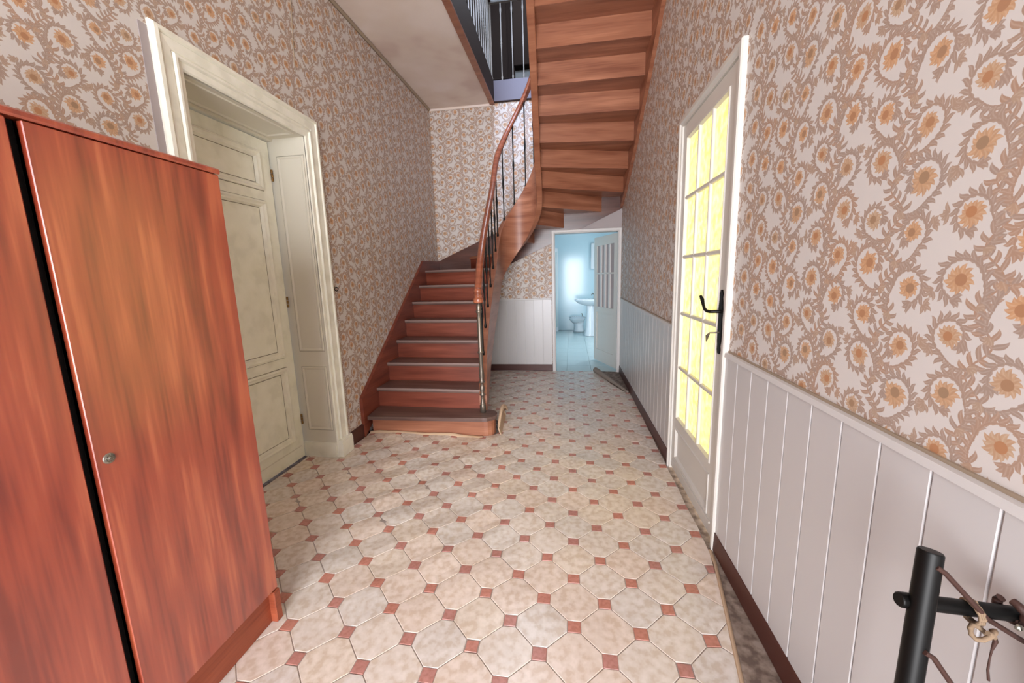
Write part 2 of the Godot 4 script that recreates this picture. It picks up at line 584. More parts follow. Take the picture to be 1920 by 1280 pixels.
func shell() -> void:
	# left wall with the deep doorway
	var wl := thing("wall_left", "left hall wall in scrolling floral wallpaper, with the panelled cream doorway", "wall", Vector3(-2.0, 0, -3), "structure")
	var st := begin()
	wall_piece(st, -1, FRONT, D1A + 0.03, 0, 4.1)
	wall_piece(st, -1, D1A + 0.03, D1B - 0.03, D1T + 0.03, 4.1)
	wall_piece(st, -1, D1B - 0.03, BACK - 0.2, 0, 4.1)
	part("papered_face", st, M.wallpaper, wl)
	st = begin()
	hexa(st, [Vector3(xl(-2.9), 3.03, -2.905), Vector3(xl(-2.9), 3.03, -2.91), Vector3(xl(-2.9), 3.6, -2.957), Vector3(xl(-2.9), 3.6, -2.948), Vector3(xl(-2.9) + 0.003, 3.03, -2.906), Vector3(xl(-2.9) + 0.003, 3.03, -2.909), Vector3(xl(-2.9) + 0.006, 3.6, -2.956), Vector3(xl(-2.9) + 0.006, 3.6, -2.949)])
	part("open_seam", st, M.cornice, wl, "dark open seam in the wallpaper above the door")
	# right wall with the glazed door
	var wr := thing("wall_right", "right hall wall, floral wallpaper above pale cladding boards, with the yellow glazed door", "wall", Vector3(0.77, 0, -3), "structure")
	st = begin()
	wall_piece(st, 1, FRONT, D2A, 0, 7.0, 0.22)
	wall_piece(st, 1, D2A, D2B, D2T, 7.0, 0.22)
	wall_piece(st, 1, D2B, BACK - 0.2, 0, 7.0, 0.22)
	part("papered_face", st, M.wallpaper, wr)
	boards(wr, 1.0)
	# back wall with the bathroom doorway
	var wb := thing("wall_back", "end wall of the hall in floral wallpaper, behind the stair and round the bathroom doorway", "wall", Vector3(-0.7, 0, BACK), "structure")
	st = begin()
	box(st, Vector3(-2.2, 0, BACK - 0.14), Vector3(-0.25, 4.0, BACK))
	box(st, Vector3(-0.25, 2.11, BACK - 0.14), Vector3(0.70, 4.0, BACK))
	box(st, Vector3(0.70, 0, BACK - 0.14), Vector3(0.95, 4.0, BACK))
	part("papered_face", st, M.wallpaper, wb)
	boards(wb, 0.0)
	st = begin()
	hexa(st, [Vector3(0.05, 2.13, BACK), Vector3(0.738, 2.13, BACK), Vector3(0.738, 2.47, BACK), Vector3(0.05, 2.16, BACK), Vector3(0.05, 2.13, BACK + 0.012), Vector3(0.738, 2.13, BACK + 0.012), Vector3(0.738, 2.47, BACK + 0.012), Vector3(0.05, 2.16, BACK + 0.012)])
	part("painted_board", st, M.lilac_paint, wb, "plain dusky board over the bathroom door")
	# front wall round the open street door behind the camera
	var wf := thing("wall_front", "entrance wall behind the viewer with a tall open doorway", "wall", Vector3(-0.5, 0, FRONT), "structure")
	st = begin()
	box(st, Vector3(-2.3, 0, FRONT), Vector3(-1.35, 4.3, FRONT + 0.35))
	box(st, Vector3(0.62, 0, FRONT), Vector3(1.1, 4.3, FRONT + 0.35))
	box(st, Vector3(-1.35, 3.3, FRONT), Vector3(0.62, 4.3, FRONT + 0.35))
	part("papered_face", st, M.wallpaper, wf)
	# ceiling of the hall: over the left part along the stairwell, and over the entrance
	var ce := thing("ceiling", "cream plaster ceiling of the hall with faint stains, left of the stairwell", "ceiling", Vector3(-1.5, 3.9, -4.8), "structure")
	st = begin()
	var A := Vector3(-2.25, 0, BACK)
	var w0 := -1.125
	var w1 := -1.055
	hexa(st, [Vector3(-2.3, yc(BACK), BACK), Vector3(w0, yc(BACK), BACK), Vector3(w1, yc(-3.45), -3.45), Vector3(-2.3, yc(-3.45), -3.45), Vector3(-2.3, UP - 0.03, BACK), Vector3(w0, UP - 0.03, BACK), Vector3(w1, UP - 0.03, -3.45), Vector3(-2.3, UP - 0.03, -3.45)])
	hexa(st, [Vector3(-2.3, yc(-3.45), -3.45), Vector3(1.0, yc(-3.45), -3.45), Vector3(1.0, yc(FRONT), FRONT + 0.3), Vector3(-2.3, yc(FRONT), FRONT + 0.3), Vector3(-2.3, UP - 0.03, -3.45), Vector3(1.0, UP - 0.03, -3.45), Vector3(1.0, UP - 0.03, FRONT + 0.3), Vector3(-2.3, UP - 0.03, FRONT + 0.3)])
	part("plaster_face", st, M.plaster, ce)
	# cornice strips
	var tr := thing("trim_1", "narrow moulding where the wallpaper meets the hall ceiling", "moulding", Vector3(-2.0, 3.9, -4.5), "structure")
	st = begin()
	var rings := []
	for z: float in [FRONT, -1.0, -3.0, -4.5, BACK]:
		var ring := []
		for q: Array in [[0.0, 0.0], [0.022, -0.002], [0.024, -0.012], [0.010, -0.026], [0.0, -0.03]]:
			ring.append(Vector3(xl(z) + q[0], yc(z) + q[1], z))
		rings.append(ring)
	skin(st, rings, true, true)
	part("side_moulding", st, M.cornice, tr)
	st = begin()
	cbox(st, Vector3(xl(BACK), yc(BACK) - 0.035, BACK), Vector3(-1.13, yc(BACK) - 0.001, BACK + 0.022), 0.006)
	part("end_moulding", st, M.plaster, tr)
	# baseboards
	var br := thing("baseboard_right", "red-brown painted baseboard along the right wall", "baseboard", Vector3(0.76, 0, -3), "structure")
	for sp: Array in [[FRONT, D2A + 0.02], [D2B - 0.02, -6.02]]:
		st = begin()
		var z0: float = sp[0]
		var z1: float = sp[1]
		hexa(st, [Vector3(xr(z0) - 0.022, 0, z0), Vector3(xr(z1) - 0.022, 0, z1), Vector3(xr(z1) - 0.018, 0.105, z1), Vector3(xr(z0) - 0.018, 0.105, z0), Vector3(xr(z0), 0, z0), Vector3(xr(z1), 0, z1), Vector3(xr(z1), 0.112, z1), Vector3(xr(z0), 0.112, z0)])
		part("skirting", st, M.brown_paint, br)
	var bb := thing("baseboard_back", "dark red-brown baseboard under the boards beside the bathroom door", "baseboard", Vector3(-1.0, 0, BACK), "structure")
	st = begin()
	cbox(st, Vector3(-2.0, 0, BACK), Vector3(-0.285, 0.105, BACK + 0.02), 0.004)
	part("skirting", st, M.brown_paint, bb)
	st = begin()
	cbox(st, Vector3(-0.292, 0, BACK), Vector3(-0.235, 0.125, BACK + 0.032), 0.004)
	part("plinth_block", st, M.brown_paint, bb)
	var bl := thing("baseboard_left", "red-brown baseboard between the panelled doorway and the stair", "baseboard", Vector3(-2.0, 0, -3.2), "structure")
	st = begin()
	hexa(st, [Vector3(xl(-3.09) + 0.02, 0, -3.09), Vector3(xl(-3.46) + 0.02, 0, -3.46), Vector3(xl(-3.46) + 0.018, 0.125, -3.46), Vector3(xl(-3.09) + 0.018, 0.125, -3.09), Vector3(xl(-3.09), 0, -3.09), Vector3(xl(-3.46), 0, -3.46), Vector3(xl(-3.46), 0.13, -3.46), Vector3(xl(-3.09), 0.13, -3.09)])
	part("skirting", st, M.brown_paint, bl)
	# side room behind the glazed door: plain bright walls
	var sr := thing("wall_side_room", "sunny pale yellow room behind the glazed door", "wall", Vector3(2.2, 0, -2.5), "structure")
	st = begin()
	box(st, Vector3(1.0, -0.1, -4.4), Vector3(3.4, 0.0, -0.6))
	box(st, Vector3(1.0, 2.9, -4.4), Vector3(3.4, 3.0, -0.6))
	box(st, Vector3(1.0, 0.0, -4.5), Vector3(3.4, 2.9, -4.4))
	box(st, Vector3(1.0, 0.0, -0.6), Vector3(3.4, 2.9, -0.5))
	box(st, Vector3(3.3, 0.0, -4.4), Vector3(3.4, 2.9, -0.6))
	part("room_lining", st, M.side_room, sr)
	# pavement outside the street door
	var pv := thing("ground_outside", "pale stone pavement outside the street door", "pavement", Vector3(0, -0.15, 6), "structure")
	st = begin()
	box(st, Vector3(-12, -0.35, FRONT + 0.35), Vector3(12, -0.15, 16))
	part("paving", st, M.stone, pv)

# tongue-and-groove cladding boards with a pale joint bead and a cap
func boards(wall: Node3D, side: float) -> void:
	if side > 0.0:
		for run: Array in [[FRONT - 0.02, -2.052], [-3.046, -6.03]]:
			var n := int(round((run[0] - run[1]) / 0.1425))
			var w: float = (run[0] - run[1]) / n
			for k in n:
				var z0: float = run[1] + w * k
				var z1 := z0 + w
				var st := begin()
				var g := 0.0022
				var y0 := 0.10
				var f := 0.014
				var e := 0.0122
				# a board with bevelled long edges
				for face: Array in [[[z0 + g, e], [z0 + g + 0.0022, f]], [[z0 + g + 0.0022, f], [z1 - g - 0.0022, f]], [[z1 - g - 0.0022, f], [z1 - g, e]], [[z0 + g, 0.0], [z0 + g, e]], [[z1 - g, e], [z1 - g, 0.0]]]:
					var a: Array = face[0]
					var b: Array = face[1]
					quad(st, Vector3(xr(a[0]) - a[1], y0, a[0]), Vector3(xr(b[0]) - b[1], y0, b[0]), Vector3(xr(b[0]) - b[1], yw(b[0]) - 0.012, b[0]), Vector3(xr(a[0]) - a[1], yw(a[0]) - 0.012, a[0]), Vector3(-1, 0, a[0] + b[0] - z0 - z1))
				part("cladding_board", st, M.cladding, wall)
			var jb := begin()
			hexa(jb, [Vector3(xr(run[0]) - 0.0095, 0.1, run[0]), Vector3(xr(run[1]) - 0.0095, 0.1, run[1]), Vector3(xr(run[1]) - 0.0095, yw(run[1]) - 0.02, run[1]), Vector3(xr(run[0]) - 0.0095, yw(run[0]) - 0.02, run[0]), Vector3(xr(run[0]), 0.1, run[0]), Vector3(xr(run[1]), 0.1, run[1]), Vector3(xr(run[1]), yw(run[1]) - 0.02, run[1]), Vector3(xr(run[0]), yw(run[0]) - 0.02, run[0])])
			part("joint_backing", jb, M.cladding_joint, wall, "white joints between the boards")
			var cp := begin()
			hexa(cp, [Vector3(xr(run[0]) - 0.022, yw(run[0]) - 0.020, run[0]), Vector3(xr(run[1]) - 0.022, yw(run[1]) - 0.020, run[1]), Vector3(xr(run[1]) - 0.02, yw(run[1]), run[1]), Vector3(xr(run[0]) - 0.02, yw(run[0]), run[0]), Vector3(xr(run[0]), yw(run[0]) - 0.020, run[0]), Vector3(xr(run[1]), yw(run[1]) - 0.020, run[1]), Vector3(xr(run[1]), yw(run[1]) + 0.003, run[1]), Vector3(xr(run[0]), yw(run[0]) + 0.003, run[0])])
			part("cladding_cap", cp, M.cladding_joint, wall)
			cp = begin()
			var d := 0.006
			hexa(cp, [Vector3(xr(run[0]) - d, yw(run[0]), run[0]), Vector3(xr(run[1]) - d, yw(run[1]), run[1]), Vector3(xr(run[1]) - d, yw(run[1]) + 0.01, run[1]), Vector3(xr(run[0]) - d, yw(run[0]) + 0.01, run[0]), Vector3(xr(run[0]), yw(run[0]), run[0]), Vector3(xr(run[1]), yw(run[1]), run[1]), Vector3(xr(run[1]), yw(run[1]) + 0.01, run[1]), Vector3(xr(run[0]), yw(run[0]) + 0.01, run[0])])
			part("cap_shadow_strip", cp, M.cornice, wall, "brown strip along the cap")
	else:
		var x := -0.295
		var top := 1.15
		while x > -1.95:
			var st := begin()
			cbox(st, Vector3(x - 0.1385, 0.1, BACK), Vector3(x, top - 0.01, BACK + 0.013), 0.003)
			part("cladding_board", st, M.cladding, wall)
			x -= 0.1425
		var jb := begin()
		box(jb, Vector3(-1.95, 0.1, BACK), Vector3(-0.295, top - 0.015, BACK + 0.010))
		part("joint_backing", jb, M.cladding_joint, wall, "white joints between the boards")
		var cp := begin()
		cbox(cp, Vector3(-1.97, top - 0.025, BACK), Vector3(-0.292, top, BACK + 0.02), 0.004)
		part("cladding_cap", cp, M.cladding_joint, wall)


# ------------------------------------------------------------------ the vinyl floor
func wave(x: float, z: float) -> float:
	var m := smoothstep(-1.0, -2.2, z) * (1.0 - 0.45 * smoothstep(-0.2, 0.7, x))
	var h := 0.0042 * sin((0.9 * x + 1.0 * z) * 19.0 + 2.0 * sin(2.1 * x)) * smoothstep(0.5, -1.4, x)
	h += 0.0030 * sin((0.55 * x - 1.0 * z) * 13.0 + 1.7 * sin(3.0 * z))
	h += 0.0012 * sin((2.0 * x + 0.6 * z) * 17.0)
	h *= m
	# the sheet rides up where it meets the first step and curls by the right wall
	h += 0.022 * exp(-pow((z + 3.46) / 0.12, 2.0)) * smoothstep(-0.85, -1.5, x) * smoothstep(-2.05, -1.85, x)
	h += 0.010 * exp(-pow((vinyl_right(z) - x) / 0.05, 2.0)) * smoothstep(-2.05, -1.75, z)
	return h

func vinyl_right(z: float) -> float:
	if z < -2.0: return 0.738
	return lerpf(0.738, 0.50, clampf((z + 2.0) / 1.25, 0.0, 1.0)) if z < -0.75 else 0.50

func vinyl() -> void:
	var fl := thing("floor", "hall floor under a worn vinyl sheet printed with cream octagons and terracotta dots", "floor", Vector3(-0.6, 0, -3), "structure")
	var st := begin()
	box(st, Vector3(-2.35, -0.15, BACK + 0.005), Vector3(1.0, -0.008, FRONT + 0.35))
	part("bare_floor", st, M.old_floor, fl, "bare grey floor showing beside the vinyl edge")
	var outline := PackedVector2Array([Vector2(-1.95, 0.9), Vector2(-1.965, D1A + 0.005), Vector2(-2.275, D1A + 0.005), Vector2(-2.275, D1B + 0.005), Vector2(-1.985, D1B + 0.005), Vector2(-1.985, -3.44), Vector2(-1.55, -3.465), Vector2(-0.83, -3.468), Vector2(-0.735, -3.51), Vector2(-0.70, -3.58), Vector2(-0.705, -3.80), Vector2(-0.83, -3.95), Vector2(-1.1, -4.05), Vector2(-1.9, -4.15), Vector2(-1.95, -6.07), Vector2(0.36, -6.07), Vector2(0.53, -5.40), Vector2(0.66, -5.02)])
	for k in 14:
		var z := -4.95 + k * 0.225
		outline.append(Vector2(vinyl_right(z) - 0.005 * float(k % 2), z))
	for z: float in [-1.75, -1.5, -1.25, -1.0, -0.75, 0.9]:
		outline.append(Vector2(vinyl_right(z), z))
	# joint-coloured sheet under the printed tiles, on a fine grid, with a lip at its edge
	st = begin()
	var cell := 0.05
	var p2 := PackedVector2Array()
	var inside := {}
	var zi := -6.1
	while zi < -0.6:
		var xi := -2.3
		while xi < 0.75:
			var sq := PackedVector2Array([Vector2(xi, zi), Vector2(xi + cell, zi), Vector2(xi + cell, zi + cell), Vector2(xi, zi + cell)])
			for pc: PackedVector2Array in Geometry2D.intersect_polygons(sq, outline):
				if pc.size() < 3: continue
				for k in range(1, pc.size() - 1):
					tri(st, lift(pc[0], -0.0026), lift(pc[k], -0.0026), lift(pc[k + 1], -0.0026), Vector3.UP)
			xi += cell
		zi += cell
	box(st, Vector3(-1.93, -0.004, -0.6), Vector3(0.5, 0.0, 0.9))
	part("vinyl_sheet", st, M.vinyl_joint, fl)
	# the printed pattern, a tile at a time
	var rng := RandomNumberGenerator.new()
	rng.seed = 4
	var P := 0.1395
	var zs := 0.1385
	var tiles := []
	for j in range(-4, 46):
		for i in range(-26, 14):
			var c := Vector2(-0.1325 + 0.1395 * i, -1.345 + zs * (4 - j))
			if posmod(i + j, 2) == 1: tiles.append([c, true])
			else: tiles.append([c, false])
	var far_t := begin()
	var far_i := begin()
	var kept := []
	for t: Array in tiles:
		var c: Vector2 = t[0]
		if c.y > -0.55 or c.y < -6.3: continue
		kept.append(t)
	kept.sort_custom(func(a: Array, b: Array) -> bool: return a[0].y > b[0].y)
	var nt := 0
	var ni := 0
	for t: Array in kept:
		var c: Vector2 = t[0]
		var poly := PackedVector2Array()
		var s := 0.0285
		var gap := 0.0011
		if t[1]:
			# octagon between four dots; corners beside each dot
			for q: Vector2 in [Vector2(1, 0), Vector2(0, 1), Vector2(-1, 0), Vector2(0, -1)]:
				var along := Vector2(q.x * P, q.y * zs)
				var side := Vector2(-q.y, q.x)
				poly.append(c + along - q * (s + gap) - side * (s - gap * 0.6) * 1.0)
				poly.append(c + along - q * (s + gap) + side * (s - gap * 0.6) * 1.0)
		else:
			var a := rng.randf_range(0.9, 1.04) * s
			poly = PackedVector2Array([c + Vector2(-a, -a), c + Vector2(a, -a), c + Vector2(a, a), c + Vector2(-a, a)])
		for pc: PackedVector2Array in Geometry2D.intersect_polygons(poly, outline):
			if pc.size() < 3: continue
			var area_ := 0.0
			for k in pc.size(): area_ += pc[k].cross(pc[(k + 1) % pc.size()])
			if absf(area_) < 0.0006: continue
			var own: bool = (nt < 298) if t[1] else (ni < 298)
			var ts: SurfaceTool = begin() if own else (far_t if t[1] else far_i)
			tile(ts, pc)
			if own:
				if t[1]:
					part("tile", ts, M["vinyl_tile_%d" % rng.randi_range(0, 3)], fl)
					nt += 1
				else:
					part("inset_tile", ts, M["vinyl_inset_%d" % rng.randi_range(0, 1)], fl)
					ni += 1
	if nt >= 298: part("far_tile", far_t, M.vinyl_tile_2, fl).set_meta("kind", "stuff")
	if ni >= 298: part("far_inset_tile", far_i, M.vinyl_inset_1, fl).set_meta("kind", "stuff")
	# edge of the sheet standing proud of the bare floor
	st = begin()
	var rings := []
	for k in 30:
		var z := -2.05 + 2.9 * k / 29.0
		var x := vinyl_right(z)
		var h := wave(x, z)
		rings.append([Vector3(x - 0.004, h + 0.0015, z), Vector3(x + 0.003, h + 0.0025, z), Vector3(x + 0.010, h - 0.002, z), Vector3(x + 0.016, h * 0.5 - 0.004, z), Vector3(x + 0.016, -0.01, z), Vector3(x - 0.004, -0.01, z)])
	skin(st, rings)
	part("vinyl_edge", st, M.vinyl_edge, fl, "pale cut edge of the vinyl by the right wall")
	# the edge lifted in front of the first step
	st = begin()
	rings = []
	for k in 25:
		var x := -1.975 + 1.14 * k / 24.0
		var z := -3.445
		var h := wave(x, z) + 0.010 + 0.004 * sin(x * 9.0)
		rings.append([Vector3(x, -0.01, z - 0.010), Vector3(x, h, z - 0.010), Vector3(x, h + 0.002, z - 0.003), Vector3(x, h, z + 0.004), Vector3(x, wave(x, z + 0.02) + 0.003, z + 0.02), Vector3(x, -0.01, z + 0.03)])
	skin(st, rings, true, true)
	part("vinyl_edge", st, M.vinyl_edge, fl, "pale lifted edge of the vinyl against the first step")
	# curled flap beside the first step
	st = begin()
	rings = []
	for k in 16:
		var f := k / 15.0
		var hh := 0.02 + 0.165 * pow(sin(PI * clampf(0.12 + 0.80 * f, 0.0, 1.0)), 0.8)
		var cx := lerpf(-0.690, -0.735, f)
		var cz := lerpf(-3.50, -4.05, f)
		var cur := lerpf(0.010, 0.028, f)
		var ring := []
		for j in 6:
			var a := j / 5.0
			ring.append(Vector3(cx + 0.03 * (1.0 - a) * (1.0 - a) - 0.006, hh * a, cz))
		for j in 6:
			var a := PI * 1.15 * (j + 1) / 6.0
			ring.append(Vector3(cx - 0.006 + cur * (1.0 - cos(a)), hh + cur * sin(a) * 0.9, cz))
		var back := []
		for j in range(11, -1, -1):
			back.append(ring[j] + Vector3(-0.003, -0.0015, 0.0))
		rings.append(ring + back)
	skin(st, rings)
	part("curled_flap", st, M.vinyl_edge, fl, "stiff curl of vinyl standing up beside the first step")
	# rolled-back corner before the bathroom door
	st = begin()
	var pts := []
	var rad := []
	for k in 9:
		var f := k / 8.0
		pts.append(Vector3(lerpf(0.37, 0.70, f), lerpf(0.035, 0.02, f), lerpf(-6.03, -4.93, f)))
		rad.append(lerpf(0.042, 0.012, pow(f, 1.3)))
	tube(st, pts, rad, 10)
	part("rolled_edge", st, M.vinyl_back, fl, "rolled-back grey edge of the vinyl before the bathroom door")
	st = begin()
	tri(st, Vector3(0.40, -0.004, -6.03), Vector3(0.72, -0.004, -6.03), Vector3(0.70, -0.004, -5.0), Vector3.UP)
	part("bare_patch", st, M.old_floor, fl)

func lift(p: Vector2, d: float) -> Vector3:
	return Vector3(p.x, wave(p.x, p.y) + d, p.y)

func tile(st: SurfaceTool, poly: PackedVector2Array) -> void:
	var c := Vector2.ZERO
	var n := poly.size()
	for p in poly: c += p / n
	var O := []
	var I := []
	var Mid := []
	for p in poly:
		var inn := p + (c - p).normalized() * minf(0.0025, p.distance_to(c) * 0.3)
		O.append(lift(p, -0.003))
		I.append(lift(inn, 0.0))
		Mid.append(lift(c.lerp(inn, 0.5), 0.0002))
	var cc := lift(c, 0.0003)
	for k in n:
		var j := (k + 1) % n
		quad(st, O[k], O[j], I[j], I[k], Vector3.UP)
		quad(st, I[k], I[j], Mid[j], Mid[k], Vector3.UP)
		tri(st, Mid[k], Mid[j], cc, Vector3.UP)


# ------------------------------------------------------------------ doors
func door_panelled() -> void:
	var d := thing("door_1", "cream panelled door set deep in its moulded frame, behind the wardrobe", "door", Vector3(-2.2, 0, -2.43), "structure")
	# F: u along -z from D1A, v up, out into the hall from the wall face
	var F := func(u: float, v: float, o: float) -> Vector3:
		var z := D1A - u
		return Vector3(xl(z) + o, v, z)
	var W := D1A - D1B
	var prof := [[0.0, 0.0], [0.0, 0.014], [0.010, 0.032], [0.028, 0.034], [0.036, 0.020], [0.042, 0.026], [0.088, 0.022], [0.092, 0.016], [0.102, 0.030], [0.114, 0.030], [0.12, 0.016], [0.15, 0.014], [0.158, 0.006], [0.158, 0.0]]
	var fw := 0.158
	for s: int in [1, 2, 3]:
		var st := begin()
		frame_ring(st, F, -fw + 0.02, -0.3, W + fw, D1T + fw, prof, [s])
		part("architrave", st, M.cream_paint, d)
	# plinth blocks
	for u: Array in [[W + 0.002, W + fw + 0.012], [-fw + 0.008, -0.002]]:
		var st := begin()
		plate(st, F, u[0], 0.0, u[1], 0.135, 0.0, 0.056)
		plate(st, F, u[0], 0.135, u[1], 0.15, 0.0, 0.05)
		part("plinth_block", st, M.cream_paint, d)
	# strip of lilac-grey paint on the near side of the frame
	var sp := begin()
	plate(sp, F, -fw - 0.022, 1.0, -fw + 0.022, D1T + fw - 0.03, 0.0, 0.003)
	part("edge_strip", sp, M.lilac_paint, d, "lilac-grey strip left beside the frame")
	# reveals: far jamb (seen), near jamb, head
	var x0 := -2.30
	var x1 := xl(D1B) + 0.004
	var J := func(u: float, v: float, o: float) -> Vector3: return Vector3(u, v, D1B + o)
	var jb := begin()
	plate(jb, J, x0 - 0.05, 0.0, x1, D1T, -0.0295, 0.0)
	part("jamb", jb, M.grey_cream_paint, d)
	jb = begin()
	plate(jb, J, x0, 0.0, x1 - 0.005, 0.135, 0.0, 0.012)
	part("jamb_base", jb, M.cream_paint, d)
	var small := [[0.0, 0.0], [0.004, 0.007], [0.012, 0.008], [0.02, 0.002], [0.022, 0.0]]
	for r: Array in [[0.245, 0.80], [0.935, 2.46]]:
		var st := begin()
		frame_ring(st, J, x0 + 0.055, r[0], x1 - 0.022, r[1], small)
		plate(st, J, x0 + 0.085, r[0] + 0.03, x1 - 0.05, r[1] - 0.03, 0.0, 0.003)
		part("jamb_panel", st, M.grey_cream_paint, d)
		st = begin()
		frame_ring(st, J, x0 + 0.0525, r[0] - 0.0025, x1 - 0.0195, r[1] + 0.0025, [[0.0, 0.0005], [0.0025, 0.0006]])
		part("grimy_groove", st, M.grime_line, d, "dirty grey line round the panel")
	var N := func(u: float, v: float, o: float) -> Vector3: return Vector3(u, v, D1A - o)
	jb = begin()
	plate(jb, N, x0 - 0.05, 0.0, x1, D1T, -0.0295, 0.0)
	part("jamb", jb, M.grey_cream_paint, d)
	var H := func(u: float, v: float, o: float) -> Vector3: return Vector3(v, D1T - o, D1A - u)
	jb = begin()
	plate(jb, H, -0.029, x0 - 0.05, W + 0.029, x1, -0.0295, 0.0)
	frame_ring(jb, H, 0.07, x0 + 0.05, W - 0.07, x1 - 0.03, small)
	part("head_lining", jb, M.grey_cream_paint, d)
	jb = begin()
	plate(jb, H, 0.0, x0 - 0.02, W, x0 + 0.03, 0.0, 0.018)
	part("door_stop", jb, M.grey_cream_paint, d)
	# the leaf
	var L := func(u: float, v: float, o: float) -> Vector3: return Vector3(x0 + o, v, D1A - 0.004 - u)
	var LW := W - 0.022
	var top := 2.565
	var bot := 0.012
	var stile := 0.105
	for u0: float in [0.0, LW - stile]:
		var st := begin()
		plate(st, L, u0, bot, u0 + stile, top, -0.04, 0.0)
		part("stile", st, M.cream_paint, d)
	var rows := [[0.19, 0.81], [0.915, 2.105], [2.205, 2.465]]
	var edges := [bot, 0.19, 0.81, 0.915, 2.105, 2.205, 2.465, top]
	for k in 4:
		var st := begin()
		plate(st, L, stile, edges[k * 2], LW - stile, edges[k * 2 + 1], -0.04, 0.0)
		part("rail", st, M.cream_paint, d)
	var mo := [[-0.012, 0.0], [-0.010, 0.012], [0.004, 0.016], [0.016, 0.006], [0.026, 0.004], [0.036, -0.010], [0.04, -0.018]]
	for r: Array in rows:
		var st := begin()
		plate(st, L, stile, r[0], LW - stile, r[1], -0.035, -0.016)
		part("panel", st, M.cream_paint, d)
		st = begin()
		frame_ring(st, L, stile, r[0], LW - stile, r[1], mo)
		part("panel_moulding", st, M.cream_paint, d)
		st = begin()
		frame_ring(st, L, stile - 0.0155, r[0] - 0.0155, LW - stile + 0.0155, r[1] + 0.0155, [[0.0, 0.0004], [0.0035, 0.0006]])
		frame_ring(st, L, stile + 0.038, r[0] + 0.038, LW - stile - 0.038, r[1] - 0.038, [[0.0, -0.0155], [0.005, -0.0156]])
		part("grimy_groove", st, M.grime_line, d, "dirty grey line round the panel")
	var st2 := begin()
	plate(st2, L, 0.02, 0.112, LW - 0.03, 0.119, 0.0, 0.004)
	part("kick_bead", st2, M.grey_cream_paint, d)
	for y: float in [0.30, 1.30, 2.28]:
		var st := begin()
		for k in 3:
			lathe(st, [[0.0, 0.0], [0.008, 0.001], [0.008, 0.027], [0.0, 0.028]], Vector3(x0 + 0.008, y + k * 0.03, D1B + 0.014), 8)
		part("hinge", st, M.brass, d)


